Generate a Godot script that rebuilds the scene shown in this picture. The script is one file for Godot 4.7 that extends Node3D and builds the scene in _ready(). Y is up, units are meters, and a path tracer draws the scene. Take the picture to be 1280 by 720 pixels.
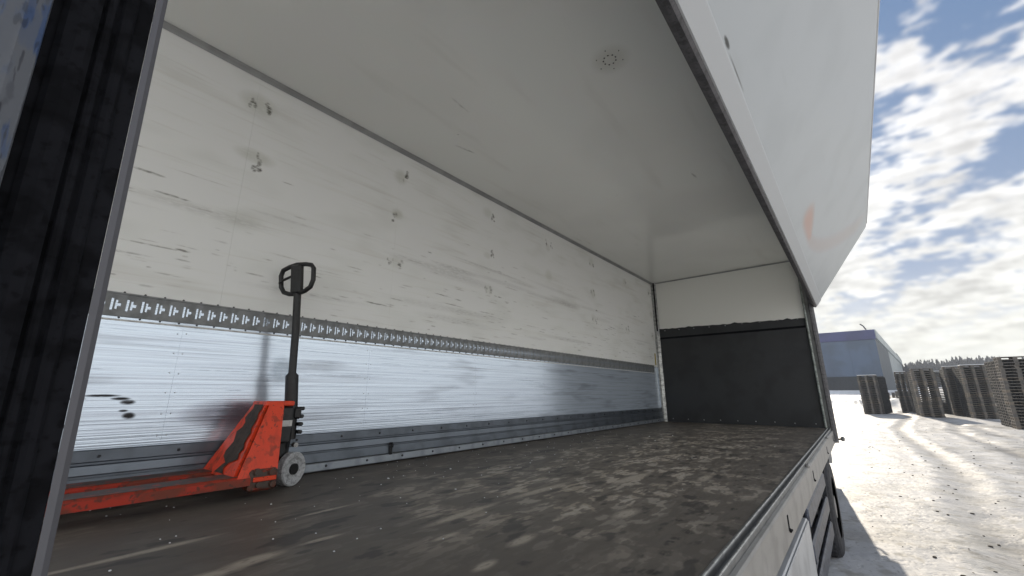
extends Node3D
# A white bifold-sided cargo truck in a snowy pallet yard, seen from beside its open loading side. Truck axis runs along -z, ground is y = 0.

const FLOOR := 1.2
const CEIL := 3.89
const WALL := -2.48
const FRONT := -8.07
const BACK := 4.6

var M := {}
var taken := {}
var uv_u := Vector4.ZERO
var uv_v := Vector4.ZERO
var rng := RandomNumberGenerator.new()


# ---------------------------------------------------------------- scene helpers
func numbered(called: String) -> String:
	taken[called] = taken.get(called, -1) + 1
	return called if taken[called] == 0 else "%s_%03d" % [called, taken[called]]

func thing(called: String, label: String, category: String, at := Vector3.ZERO, group := "") -> Node3D:
	var o := Node3D.new()
	o.name = numbered(called)
	add_child(o, true)
	o.position = at
	return tag(o, label, category, group)

func tag(o: Node3D, label: String, category := "", group := "", kind := "") -> Node3D:
	if label: o.set_meta("label", label)
	if category: o.set_meta("category", category)
	if group: o.set_meta("group", group)
	if kind: o.set_meta("kind", kind)
	return o

func obj(called: String, st, m: Material, parent: Node3D = self) -> MeshInstance3D:
	var o := MeshInstance3D.new()
	o.mesh = st.commit() if st is SurfaceTool else st
	o.material_override = m
	o.name = numbered(called) if parent == self else called
	parent.add_child(o, true)
	return o

func mb() -> SurfaceTool:
	var st := SurfaceTool.new()
	st.begin(Mesh.PRIMITIVE_TRIANGLES)
	return st

func uvs(u: Vector4, v: Vector4) -> void:      # uv = (u.xyz . p + u.w, v.xyz . p + v.w)
	uv_u = u
	uv_v = v

func tri(st: SurfaceTool, a: Vector3, b: Vector3, c: Vector3, out: Vector3) -> void:
	var n := (c - a).cross(b - a)
	if n.length_squared() < 1e-16: return
	n = n.normalized()
	var q := [a, b, c]
	if n.dot(out) < 0.0:
		n = -n
		q = [a, c, b]
	for p: Vector3 in q:
		st.set_normal(n)
		st.set_uv(Vector2(uv_u.x * p.x + uv_u.y * p.y + uv_u.z * p.z + uv_u.w, uv_v.x * p.x + uv_v.y * p.y + uv_v.z * p.z + uv_v.w))
		st.add_vertex(p)

func quad(st: SurfaceTool, a: Vector3, b: Vector3, c: Vector3, d: Vector3, out: Vector3) -> void:
	tri(st, a, b, c, out)
	tri(st, a, c, d, out)

func box(st: SurfaceTool, c: Vector3, s: Vector3, bevel := 0.0, bs := Basis.IDENTITY) -> void:
	var h := s * 0.5
	var b: float = minf(bevel, minf(h.x, minf(h.y, h.z)) * 0.9)
	var pt := func(sx, sy, sz, axis) -> Vector3:
		var p := h - Vector3(b, b, b)
		p[axis] = h[axis]
		return c + bs * (p * Vector3(sx, sy, sz))
	var sg := [-1, 1]
	for ax in 3:
		var i: int = (ax + 1) % 3
		var j: int = (ax + 2) % 3
		for s0 in sg:
			var k := [Vector3.ONE, Vector3.ONE, Vector3.ONE, Vector3.ONE]
			for m in 4:
				k[m][ax] = s0
				k[m][i] = -1 if m == 0 or m == 3 else 1
				k[m][j] = -1 if m < 2 else 1
			var o := Vector3.ZERO
			o[ax] = s0
			quad(st, pt.call(k[0].x, k[0].y, k[0].z, ax), pt.call(k[1].x, k[1].y, k[1].z, ax), pt.call(k[2].x, k[2].y, k[2].z, ax), pt.call(k[3].x, k[3].y, k[3].z, ax), bs * o)
	if b <= 0.0: return
	for ax in 3:
		var i: int = (ax + 1) % 3
		var j: int = (ax + 2) % 3
		for s1 in sg:
			for s2 in sg:
				var lo := Vector3.ONE
				lo[i] = s1
				lo[j] = s2
				lo[ax] = -1
				var hi := lo
				hi[ax] = 1
				var o := Vector3.ZERO
				o[i] = s1
				o[j] = s2
				quad(st, pt.call(lo.x, lo.y, lo.z, i), pt.call(hi.x, hi.y, hi.z, i), pt.call(hi.x, hi.y, hi.z, j), pt.call(lo.x, lo.y, lo.z, j), bs * o)
	for sx in sg:
		for sy in sg:
			for sz in sg:
				tri(st, pt.call(sx, sy, sz, 0), pt.call(sx, sy, sz, 1), pt.call(sx, sy, sz, 2), bs * Vector3(sx, sy, sz))

func span(st: SurfaceTool, a: Vector3, b: Vector3, bevel := 0.0) -> void:   # box from corner to corner
	box(st, (a + b) * 0.5, (b - a).abs(), bevel)

func cyl(st: SurfaceTool, a: Vector3, b: Vector3, r0: float, r1: float, seg := 12) -> void:
	var d := (b - a).normalized()
	var x := d.cross(Vector3.UP if absf(d.y) < 0.9 else Vector3.RIGHT).normalized()
	var y := d.cross(x)
	for i in seg:
		var t0 := TAU * i / seg
		var t1 := TAU * (i + 1) / seg
		var e0 := x * cos(t0) + y * sin(t0)
		var e1 := x * cos(t1) + y * sin(t1)
		var vs := [a + e0 * r0, b + e0 * r1, b + e1 * r1, a + e1 * r0]
		var ns := [e0, e0, e1, e1]
		var n := (vs[2] - vs[0] as Vector3).cross(vs[1] - vs[0])
		var order := [0, 1, 2, 0, 2, 3] if n.dot(e0 + e1) > 0 else [0, 2, 1, 0, 3, 2]
		for k in order:
			st.set_normal(ns[k])
			st.set_uv(Vector2.ZERO)
			st.add_vertex(vs[k])
		tri(st, a, a + e0 * r0, a + e1 * r0, -d)
		tri(st, b, b + e0 * r1, b + e1 * r1, d)

func tube(st: SurfaceTool, path: PackedVector3Array, r: float, seg := 8, closed := false, squash := Vector3.ONE) -> void:
	var n := path.size()
	var rings := []
	for i in n:
		var p0: Vector3 = path[(i - 1 + n) % n] if closed or i > 0 else path[i]
		var p1: Vector3 = path[(i + 1) % n] if closed or i < n - 1 else path[i]
		var d := (p1 - p0).normalized()
		var x := d.cross(Vector3.UP if absf(d.y) < 0.95 else Vector3(0.3, 0, 1)).normalized()
		var y := d.cross(x)
		var ring := []
		for k in seg:
			ring.append((x * cos(TAU * k / seg) + y * sin(TAU * k / seg)) * squash)
		rings.append(ring)
	for i in (n if closed else n - 1):
		var j := (i + 1) % n
		# match the ring phases so that the skin does not twist
		var best := 0
		var far := 1e9
		for s in seg:
			var dd: float = (rings[j][s] - rings[i][0]).length_squared()
			if dd < far:
				far = dd
				best = s
		var dirn := 1
		if (rings[j][(best + 1) % seg] - rings[i][1] as Vector3).length_squared() > (rings[j][(best - 1 + seg) % seg] - rings[i][1] as Vector3).length_squared(): dirn = -1
		for k in seg:
			var e := [rings[i][k], rings[i][(k + 1) % seg], rings[j][(best + dirn * (k + 1) + 2 * seg) % seg], rings[j][(best + dirn * k + 2 * seg) % seg]]
			var v := [path[i] + e[0] * r, path[i] + e[1] * r, path[j] + e[2] * r, path[j] + e[3] * r]
			var nn := (v[2] - v[0] as Vector3).cross(v[1] - v[0])
			var order := [0, 1, 2, 0, 2, 3] if nn.dot(e[0] + e[1]) > 0 else [0, 2, 1, 0, 3, 2]
			for q in order:
				st.set_normal((e[q] as Vector3).normalized())
				st.set_uv(Vector2.ZERO)
				st.add_vertex(v[q])
	if not closed:
		for k in seg:
			tri(st, path[0], path[0] + rings[0][k] * r, path[0] + rings[0][(k + 1) % seg] * r, path[0] - path[1])
			tri(st, path[n - 1], path[n - 1] + rings[n - 1][k] * r, path[n - 1] + rings[n - 1][(k + 1) % seg] * r, path[n - 1] - path[n - 2])

# polygon pts in a plane, swept from o to o + sweep; point = o + ax * p.x + ay * p.y
func prism(st: SurfaceTool, pts: PackedVector2Array, o: Vector3, ax: Vector3, ay: Vector3, sweep: Vector3) -> void:
	var idx := Geometry2D.triangulate_polygon(pts)
	var w := func(p: Vector2) -> Vector3: return o + ax * p.x + ay * p.y
	for i in range(0, idx.size(), 3):
		var a: Vector3 = w.call(pts[idx[i]])
		var b: Vector3 = w.call(pts[idx[i + 1]])
		var c: Vector3 = w.call(pts[idx[i + 2]])
		tri(st, a, b, c, -sweep)
		tri(st, a + sweep, b + sweep, c + sweep, sweep)
	var cw := Geometry2D.is_polygon_clockwise(pts)
	for i in pts.size():
		var p := pts[i]
		var q := pts[(i + 1) % pts.size()]
		var e := q - p
		var nrm := Vector2(e.y, -e.x) * (-1.0 if cw else 1.0)
		quad(st, w.call(p), w.call(q), w.call(q) + sweep, w.call(p) + sweep, ax * nrm.x + ay * nrm.y)

func along_z(st: SurfaceTool, pts: PackedVector2Array, z0: float, z1: float) -> void:
	prism(st, pts, Vector3(0, 0, z0), Vector3.RIGHT, Vector3.UP, Vector3(0, 0, z1 - z0))


# ---------------------------------------------------------------- textures
func noise(sd: int, freq: float, oct := 4, kind := FastNoiseLite.TYPE_SIMPLEX_SMOOTH) -> FastNoiseLite:
	var n := FastNoiseLite.new()
	n.seed = sd
	n.noise_type = kind
	n.frequency = freq
	n.fractal_octaves = oct
	return n

func field(w: int, h: int, sd: int, freq: float, oct := 4, sx := 1, sy := 1) -> PackedByteArray:
	var im := noise(sd, freq, oct).get_image(w / sx, h / sy)
	im.convert(Image.FORMAT_L8)
	if sx > 1 or sy > 1: im.resize(w, h, Image.INTERPOLATE_CUBIC)
	return im.get_data()

func seamless(s: int, sd: int, freq: float, oct := 4) -> PackedByteArray:
	var im := noise(sd, freq, oct).get_seamless_image(s, s)
	im.convert(Image.FORMAT_L8)
	return im.get_data()

# layers: [noise bytes, low, high, colour, strength, (mask bytes)]
func paint(w: int, h: int, base: Color, layers: Array) -> Image:
	var luts := []
	for l in layers:
		var lut := PackedFloat32Array()
		for i in 256: lut.append(smoothstep(l[1], l[2], i / 255.0) * l[4])
		luts.append(lut)
	var out := PackedByteArray()
	out.resize(w * h * 3)
	var nl := layers.size()
	for i in w * h:
		var r := base.r
		var g := base.g
		var b := base.b
		for k in nl:
			var l: Array = layers[k]
			var a: float = luts[k][l[0][i]]
			if a > 0.002:
				if l.size() > 5: a *= l[5][i] / 255.0
				var c: Color = l[3]
				r += (c.r - r) * a
				g += (c.g - g) * a
				b += (c.b - b) * a
		out[i * 3] = int(clampf(r, 0, 1) * 255.0)
		out[i * 3 + 1] = int(clampf(g, 0, 1) * 255.0)
		out[i * 3 + 2] = int(clampf(b, 0, 1) * 255.0)
	return Image.create_from_data(w, h, false, Image.FORMAT_RGB8, out)

# a smudge or scratch: a soft ellipse broken up by noise
var rough_noise := FastNoiseLite.new()
func mark(im: Image, cx: float, cy: float, rx: float, ry: float, col: Color, a: float, broken := 0.5, tilt := 0.0) -> void:
	var R := int(maxf(rx, ry)) + 1
	var ex := int(rx + absf(tilt) * ry) + 2
	var ey := int(ry + absf(tilt) * rx) + 2
	R = R
	for y in range(maxi(0, int(cy) - ey), mini(im.get_height(), int(cy) + ey + 1)):
		for x in range(maxi(0, int(cx) - ex), mini(im.get_width(), int(cx) + ex + 1)):
			var dx := x - cx
			var dy := y - cy - dx * tilt
			var d := sqrt(dx * dx / (rx * rx) + dy * dy / (ry * ry))
			if d >= 1.0: continue
			var n := rough_noise.get_noise_2d(x * 0.6, y * 2.5) * 0.5 + 0.5
			var k := clampf((1.0 - d) * 1.8, 0, 1) * clampf((n - broken * 0.75) * 3.0 + 0.4, 0, 1) * a
			im.set_pixel(x, y, im.get_pixel(x, y).lerp(col, k))

func tex(im: Image) -> ImageTexture:
	im.generate_mipmaps()
	return ImageTexture.create_from_image(im)

func lum(v: float) -> Color:
	return Color(v, v, v)

func std(c: Color, rough := 0.7, metal := 0.0) -> StandardMaterial3D:   # c is linear
	var m := StandardMaterial3D.new()
	m.albedo_color = c.linear_to_srgb()
	m.roughness = rough
	m.metallic = metal
	return m

func tri_tex(m: StandardMaterial3D, t: Texture2D, scale: float, world := true) -> StandardMaterial3D:
	m.albedo_texture = t
	m.uv1_triplanar = true
	m.uv1_world_triplanar = world
	m.uv1_scale = Vector3.ONE * scale
	return m

func worn(c: Color, rough: float, metal: float, t: Texture2D, scale: float) -> StandardMaterial3D:
	return tri_tex(std(c, rough, metal), t, scale)


# ---------------------------------------------------------------- the yard's shape
var ground_noise := noise(5, 0.9, 3)
var broad_noise := noise(9, 0.06, 3)
var track_noise := noise(31, 0.16, 2)

func ground_y(x: float, z: float) -> float:
	var d := -z
	var y := 0.0
	y += smoothstep(60.0, 112.0, d) * 2.3 + smoothstep(110.0, 420.0, d) * 4.5
	y += smoothstep(-30.0, -120.0, x) * 1.0
	# ploughed bank behind the pallets, its near side in its own shade
	var c := 72.0 + broad_noise.get_noise_2d(x * 2.0, 7.0) * 7.0
	var k := (d - c) / 2.3
	y += exp(-k * k) * (0.55 + broad_noise.get_noise_2d(x * 5.0, 40.0) * 0.5)
	var fade := smoothstep(90.0, 20.0, d)
	var amp := 0.022 + 0.02 * smoothstep(1.5, 5.0, x)
	y += ground_noise.get_noise_2d(x, z) * amp * fade + broad_noise.get_noise_2d(x, z) * 0.10
	# wheel ruts that curve away round the pallet stacks
	if d > -20 and d < 60:
		for k2 in 4:
			var line := track_line(k2, d)
			var q: float = (x - line) / 0.26
			y -= exp(-q * q) * 0.045
			var q2: float = (absf(x - line) - 0.42) / 0.16
			y += exp(-q2 * q2) * 0.022 * (0.6 + ground_noise.get_noise_2d(x * 2.0, z * 2.0))
	return y


func track_line(k: int, d: float) -> float:
	return [1.7, 3.6, 5.2, 7.3][k] + 0.004 * (d - 8.0) * (d - 8.0) * (0.25 if k < 2 else -0.12) + track_noise.get_noise_2d(d * 0.4, k * 50.0) * 0.5

func track_dirt(x: float, z: float) -> Color:
	var d := -z
	var a := 0.0
	if d > -20 and d < 70:
		for k in 4:
			var q := (x - track_line(k, d)) / 0.32
			a = maxf(a, exp(-q * q) * (0.55 + 0.45 * ground_noise.get_noise_2d(x * 0.9, z * 0.35)))
	var patch := smoothstep(0.02, 0.45, broad_noise.get_noise_2d(x * 7.0, z * 3.0)) * smoothstep(1.2, 3.0, x) * smoothstep(80.0, 30.0, d)
	var lane := smoothstep(-3.0, 0.5, x) * smoothstep(26.0, 14.0, x) * smoothstep(2.5, 7.0, d) * smoothstep(120.0, 60.0, d)  # snow outside this lane left whiter, partly to bounce light into the box
	var t := (1.0 - 0.42 * a - 0.26 * patch) * (1.0 - 0.46 * lane)
	return Color(t, t * (1.0 - 0.015 * a), t * (1.0 - 0.04 * a))


func _ready() -> void:
	rng.seed = 11
	rough_noise.seed = 3
	rough_noise.frequency = 0.12
	# ---- camera
	var cam := Camera3D.new()
	cam.name = "camera"
	cam.position = Vector3(0.4214, 1.7113, 0.0)
	cam.rotation = Vector3(0.25342, 0.68588, -0.00103)
	cam.fov = 70.44
	cam.near = 0.05
	cam.far = 2500.0
	add_child(cam)
	# ---- sky, air, exposure
	var we := WorldEnvironment.new()
	we.name = "world"
	var env := Environment.new()
	env.background_mode = Environment.BG_SKY
	env.sky = Sky.new()
	var pano := PanoramaSkyMaterial.new()
	pano.panorama = sky_texture()
	env.sky.sky_material = pano
	env.background_energy_multiplier = 0.76
	env.tonemap_mode = Environment.TONE_MAPPER_LINEAR
	env.tonemap_exposure = 3.3
	env.sdfgi_enabled = true
	env.ssao_enabled = true
	env.ssil_enabled = true
	env.fog_enabled = true
	env.fog_density = 0.0009
	env.fog_light_color = Color(0.80, 0.84, 0.9)
	we.environment = env
	add_child(we)
	# ---- sun: ahead, a little left of the truck's axis, behind the raised leaf
	var sun := DirectionalLight3D.new()
	sun.name = "sun"
	var az := deg_to_rad(-6.5)
	var el := deg_to_rad(25.0)
	var to_sun := Vector3(sin(az) * cos(el), sin(el), -cos(az) * cos(el))
	sun.look_at_from_position(Vector3.ZERO, -to_sun)
	sun.light_energy = 0.7
	sun.light_color = Color(1.0, 0.95, 0.87)
	sun.light_angular_distance = 0.5
	sun.shadow_enabled = true
	add_child(sun)

	materials()
	yard()
	truck()
	warehouse()
	forest()
	pallet_jack()
	pallets()
	crumbs()


# sky: thin broken cloud, whiter towards the horizon, its cloud raised away from the sun
func sky_texture() -> ImageTexture:
	var w := 1536
	var h := 768
	var cl := noise(21, 1.0, 5)
	var wisp := noise(77, 1.0, 5)
	var data := PackedFloat32Array()
	data.resize(w * h * 3)
	var az := deg_to_rad(-6.5)
	var el := deg_to_rad(25.0)
	var s := Vector3(sin(az) * cos(el), sin(el), -cos(az) * cos(el))
	# blue gaps in the cloud: azimuth, elevation, half widths, depth
	var gaps := [[9.5, 37.0, 2.6, 2.6, 0.55], [16.0, 33.5, 3.5, 3.0, 0.5], [14.2, 20.6, 3.0, 1.5, 0.5], [6.5, 20.8, 1.8, 0.9, 0.4], [10.5, 14.8, 3.4, 0.9, 0.5], [5.6, 11.2, 2.4, 1.0, 0.4], [17.0, 27.5, 2.0, 0.9, 0.3]]
	for y in h:
		var lat := (0.5 - (y + 0.5) / h) * PI
		var cy := cos(lat)
		var sy := sin(lat)
		for x in w:
			var i := (y * w + x) * 3
			if sy < -0.02:
				data[i] = 0.75
				data[i + 1] = 0.76
				data[i + 2] = 0.78
				continue
			var lon := wrapf((x + 0.5) / w * TAU, -PI, PI)
			var d := Vector3(sin(lon) * cy, sy, -cos(lon) * cy)
			var k := 1.0 / (maxf(sy, 0.0) + 0.16)
			var px := d.x * k * 2.6
			var pz := d.z * k * 1.7
			var n := cl.get_noise_2d(px, pz) + 0.42 * wisp.get_noise_2d(px * 2.6, pz * 5.4) + 0.34 * wisp.get_noise_2d(px * 6.0 + 9.0, pz * 17.0)
			var deg := rad_to_deg(lat)
			var ad := rad_to_deg(lon)
			var cut := 0.0
			if ad > -2.0 and ad < 26.0:
				for g in gaps:
					var qx: float = (ad - g[0]) / g[2]
					var qy: float = (deg - g[1]) / g[3]
					cut += g[4] * exp(-qx * qx - qy * qy)
			var cover := smoothstep(-0.42, 0.10, n + 0.16 * smoothstep(24.0, 8.0, deg) - cut * 1.25 - 0.30 * smoothstep(22.0, 38.0, deg) + 0.02)
			cover = maxf(cover, smoothstep(13.0, 3.0, deg) * 0.9)
			var hz := pow(1.0 - maxf(sy, 0.0), 4.0)
			var cs := maxf(d.dot(s), 0.0)
			var near := pow(cs, 18.0)
			# clear air
			var r := lerpf(0.075, 0.42, hz) * 0.75 + near * 0.05
			var g2 := lerpf(0.13, 0.45, hz) * 0.75 + near * 0.05
			var b := lerpf(0.235, 0.50, hz) * 0.75 + near * 0.05
			# cloud, its thin edges brighter than its thick middle when the sun is behind it
			var thick := smoothstep(0.0, 0.55, n - cut)
			var lit := 0.40 - 0.14 * thick * (1.0 - near) + 0.35 * pow(cs, 90.0)
			lit *= 1.0 + 0.6 * (1.0 - d.dot(s))      # clouds away from the sun raised, partly to light the cargo box
			lit *= 0.97 + 0.36 * wisp.get_noise_2d(px * 1.6 + 40.0, pz * 6.0)
			r = lerpf(r, lit * 1.0, cover)
			g2 = lerpf(g2, lit * 0.995, cover)
			b = lerpf(b, lit * lerpf(1.0, 0.90, hz), cover)
			# hazy band along the horizon
			var band := smoothstep(9.0, 0.0, deg)
			r = lerpf(r, 0.43 + 0.10 * near, band * 0.6)
			g2 = lerpf(g2, 0.42 + 0.10 * near, band * 0.6)
			b = lerpf(b, 0.375 + 0.10 * near, band * 0.6)
			data[i] = r
			data[i + 1] = g2
			data[i + 2] = b
	var im := Image.create_from_data(w, h, false, Image.FORMAT_RGBF, data.to_byte_array())
	return ImageTexture.create_from_image(im)


func materials() -> void:
	# speckle used on painted and bare metal, wood and rubber
	var grime := tex(paint(256, 256, lum(1.0), [[seamless(256, 41, 0.02, 5), 0.5, 0.8, lum(0.62), 0.8], [seamless(256, 42, 0.09, 3), 0.66, 0.8, lum(0.5), 0.6]]))
	var soft := tex(paint(256, 256, lum(1.0), [[seamless(256, 43, 0.012, 4), 0.35, 0.8, lum(0.86), 0.9]]))
	M.grime = grime
	# -- upper wall: white painted plywood, scraped and scuffed. u runs with -z, v down
	var W := 2048
	var H := 512
	var long1 := field(W, H, 1, 0.03, 4, 16, 1)
	var long2 := field(W, H, 2, 0.09, 3, 24, 1)
	var macro := field(W, H, 3, 0.02, 3, 4, 2)
	var im := paint(W, H, Color(0.94, 0.945, 0.935), [[macro, 0.45, 0.95, Color(0.89, 0.895, 0.88), 0.6], [long1, 0.62, 0.85, Color(0.83, 0.82, 0.79), 0.35, macro], [long2, 0.70, 0.86, Color(0.76, 0.74, 0.71), 0.3, macro]])
	var wx := func(z: float) -> float: return (0.6 - z) / 8.8 * W
	var wy := func(y: float) -> float: return (3.9 - y) / 1.72 * H
	for k in 7:      # screw clusters printed through the paint at each joint
		var z := -0.765 - 1.187 * k
		for row in [3.66, 3.225, 2.80]:
			if rng.randf() < (0.0 if k < 3 else 0.2): continue
			var mess: float = (1.0 if k < 2 else 0.75) * (0.6 if row < 3 else 1.0) * rng.randf_range(0.8, 1.3)
			for side in [-0.05, 0.045]:
				if rng.randf() < 0.2: continue
				var zc: float = z + side + rng.randf_range(-0.012, 0.012)
				for q in rng.randi_range(4, 9):
					mark(im, wx.call(zc + rng.randfn(0, 0.011)), wy.call(row + rng.randfn(0, 0.022)), rng.randf_range(1.5, 5.0), rng.randf_range(2.5, 9.0), Color(0.25, 0.245, 0.22), rng.randf_range(0.5, 1.0) * mess, 0.6, rng.randf_range(-0.3, 0.3))
			mark(im, wx.call(z + rng.randf_range(-0.03, 0.03)), wy.call(row + rng.randf_range(-0.05, 0.05)), rng.randf_range(14, 34), rng.randf_range(12, 30), Color(0.72, 0.725, 0.67), 0.35 * mess, 0.3)
	for k in 340:    # scrapes by loads, mostly at chest height and running along the truck
		var z := rng.randf_range(-8.0, 0.3)
		var y := 2.25 + absf(rng.randfn(0.0, 0.36)) + 0.1 * rng.randf()
		if y > 3.5: continue
		var dark := rng.randf()
		var ln := rng.randf_range(3, 24) * (1.8 if rng.randf() < 0.2 else 0.8)
		mark(im, wx.call(z), wy.call(y), ln, rng.randf_range(0.8, 2.2), Color(0.60, 0.585, 0.56).lerp(Color(0.28, 0.275, 0.26), dark * dark * dark), rng.randf_range(0.12, 0.55), 0.5, rng.randf_range(-0.02, 0.06))
	for k in 26:     # broad grey rubs
		mark(im, wx.call(rng.randf_range(-7.5, 0.2)), wy.call(rng.randf_range(2.3, 3.1)), rng.randf_range(50, 190), rng.randf_range(3, 12), Color(0.66, 0.655, 0.64), rng.randf_range(0.15, 0.4), 0.5, rng.randf_range(-0.01, 0.03))
	for q in [[-0.52, 2.52, 12, 3, 0.9], [-0.30, 2.93, 26, 3, 0.8], [-0.42, 2.83, 30, 2.5, 0.7], [-2.5, 2.62, 34, 2, 0.8], [-3.3, 2.75, 22, 2.5, 0.8], [-5.6, 2.95, 10, 5, 0.9], [-1.8, 2.42, 36, 2.6, 0.8]]:
		mark(im, wx.call(q[0]), wy.call(q[1]), q[2] * 0.8, q[3] * 0.8, Color(0.30, 0.29, 0.26), q[4] * 0.75, 0.55, 0.03)
	var wt := tex(im)
	M.wall_upper = std(Color.WHITE, 0.42)
	M.wall_upper.albedo_texture = wt
	# -- lower wall: pale bluish laminate with fine lengthwise ribs
	H = 256
	var fine := field(W, H, 12, 0.22, 3, 64, 1)
	var fine2 := field(W, H, 13, 0.07, 3, 32, 1)
	macro = field(W, H, 14, 0.015, 3, 4, 1)
	im = paint(W, H, Color(0.865, 0.915, 0.975), [[fine, 0.55, 0.85, Color(0.72, 0.755, 0.81), 0.3], [fine2, 0.6, 0.85, Color(0.62, 0.64, 0.68), 0.45, macro], [macro, 0.6, 1.0, Color(0.62, 0.65, 0.69), 0.5]])
	var ly := func(y: float) -> float: return (2.12 - y) / 0.70 * H
	for k in 220:
		mark(im, wx.call(rng.randf_range(-8.0, 0.4)), ly.call(rng.randf_range(1.46, 2.08)), rng.randf_range(8, 90), rng.randf_range(0.7, 1.6), Color(0.46, 0.49, 0.54), rng.randf_range(0.12, 0.5), 0.45)
	for k in 11:
		var y := 1.46 + 0.06 * k
		mark(im, W * 0.5, ly.call(y), W * 0.7, 0.9, Color(0.52, 0.56, 0.62), 0.4, 0.3)
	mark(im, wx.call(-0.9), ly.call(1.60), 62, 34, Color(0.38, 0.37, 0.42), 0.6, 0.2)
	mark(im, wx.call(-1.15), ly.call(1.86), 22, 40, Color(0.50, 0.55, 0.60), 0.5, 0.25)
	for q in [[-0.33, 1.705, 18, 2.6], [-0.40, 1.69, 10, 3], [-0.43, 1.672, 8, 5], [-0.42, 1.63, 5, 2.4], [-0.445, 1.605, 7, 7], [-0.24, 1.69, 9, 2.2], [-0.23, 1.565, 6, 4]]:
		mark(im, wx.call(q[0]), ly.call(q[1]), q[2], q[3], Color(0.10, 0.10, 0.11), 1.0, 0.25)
	M.wall_lower = std(Color.WHITE, 0.2, 0.6)
	M.wall_lower.albedo_texture = tex(im)
	var rib := paint(64, 256, lum(0.5), [[field(64, 256, 15, 0.11, 2, 32, 1), 0.2, 0.8, lum(1.0), 0.8], [field(64, 256, 16, 0.3, 2, 32, 1), 0.3, 0.8, lum(0.2), 0.5]])
	rib.bump_map_to_normal_map(2.0)
	M.wall_lower.normal_enabled = true
	M.wall_lower.normal_texture = tex(rib)
	M.wall_lower.normal_scale = 0.18
	# -- floor: dark phenolic plywood, worn through in patches. u along -z, v across
	W = 2048
	H = 640
	var wearn := field(W, H, 61, 0.010, 6, 1, 1)
	var wear2 := field(W, H, 62, 0.022, 6, 2, 1)
	var even := PackedByteArray()
	even.resize(W * H)
	even.fill(255)
	var wide := field(W, H, 63, 0.006, 3, 2, 1)
	var grain := field(W, H, 64, 0.2, 2, 12, 1)
	# wear is strongest down the middle of the floor
	for i in W * H:
		var u := float(i % W) / W
		var v := float(i / W) / H
		var mid := exp(-pow((v - 0.60) / 0.30, 2.0)) * smoothstep(0.14, 0.34, u) * (1.0 - 0.5 * smoothstep(0.42, 0.8, u))
		wide[i] = int(clampf(wide[i] * 0.22 + mid * 270.0, 0, 255))
	im = paint(W, H, Color(0.378, 0.358, 0.335), [[grain, 0.4, 0.9, Color(0.335, 0.322, 0.31), 0.5], [even, 0.0, 0.5, Color(0.52, 0.49, 0.445), 0.7, wide], [wearn, 0.50, 0.525, Color(0.635, 0.595, 0.535), 0.9, wide], [wearn, 0.63, 0.65, Color(0.68, 0.645, 0.595), 0.85, wide], [wear2, 0.62, 0.65, Color(0.70, 0.67, 0.62), 0.65, wide], [field(W, H, 65, 0.07, 5, 3, 1), 0.50, 0.60, Color(0.385, 0.362, 0.335), 0.7], [field(W, H, 66, 0.025, 6, 2, 1), 0.52, 0.60, Color(0.40, 0.378, 0.35), 0.6], [wear2, 0.34, 0.24, Color(0.26, 0.25, 0.245), 0.6], [grain, 0.7, 0.9, Color(0.38, 0.35, 0.32), 0.3]])
	var fx := func(z: float) -> float: return (0.6 - z) / 8.8 * W
	var fy := func(x: float) -> float: return (x + 2.5) / 2.54 * H
	for q in [[-1.04, -1.525, 38, 5], [-0.42, -1.51, 62, 7], [-0.1, -1.50, 60, 6], [-0.62, -1.15, 26, 11], [-0.45, -1.12, 40, 12], [-1.15, -0.84, 20, 5], [-0.85, -1.17, 22, 5], [-1.4, -1.0, 66, 9], [-1.3, -0.60, 24, 9], [-2.0, -1.0, 80, 10], [-1.85, -0.45, 30, 12], [-2.6, -0.75, 70, 14], [-1.05, -0.55, 16, 7], [-2.9, -0.4, 36, 10]]:
		mark(im, fx.call(q[0]), fy.call(q[1]), q[2], q[3], Color(0.66, 0.625, 0.57), 0.95, 0.3, rng.randf_range(-0.06, 0.06))
	for k in 60:
		mark(im, fx.call(rng.randf_range(-3.4, -1.0)), fy.call(rng.randfn(-0.16, 0.05)), rng.randf_range(3, 9), rng.randf_range(3, 8), Color(0.18, 0.175, 0.17) if k % 3 else Color(0.50, 0.48, 0.44), 0.55, 0.6, rng.randf_range(-0.4, 0.4))
	M.floor = std(Color.WHITE, 0.5)
	M.floor.albedo_texture = tex(im)
	M.floor.metallic_specular = 0.22
	# -- outer face of the folded door leaf: white laminate with what is left of a printed swoosh
	W = 2048
	H = 384
	im = paint(W, H, Color(0.66, 0.68, 0.695), [[field(W, H, 71, 0.006, 3), 0.4, 0.9, Color(0.63, 0.65, 0.665), 0.6]])
	var dx := func(z: float) -> float: return (0.6 - z) / 8.9 * W
	var dy := func(s: float) -> float: return s / 1.423 * H
	for k in 46:     # fat upper drop of the swoosh
		var t := k / 45.0
		mark(im, dx.call(lerpf(-4.52, -5.15, t)), dy.call(lerpf(0.345, 0.275, t)), 42 - 22 * t, 32 - 22 * t * t, Color(0.74, 0.53, 0.45), 0.07, 0.0)
	for k in 60:     # thin tail that sweeps out and fades
		var t := k / 59.0
		mark(im, dx.call(lerpf(-5.05, -7.45, t)), dy.call(0.26 + 0.99 * pow(t, 1.75)), 52, 14 + 34 * t, Color(0.70, 0.58, 0.54), 0.06 * (1.0 - 0.3 * t), 0.25)
	mark(im, dx.call(-1.73), dy.call(0.148), 12, 3.4, Color(0.08, 0.08, 0.08), 1.0, 0.2)
	mark(im, dx.call(-1.95), dy.call(0.139), 44, 1.0, Color(0.30, 0.30, 0.30), 0.9, 0.2)
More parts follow.
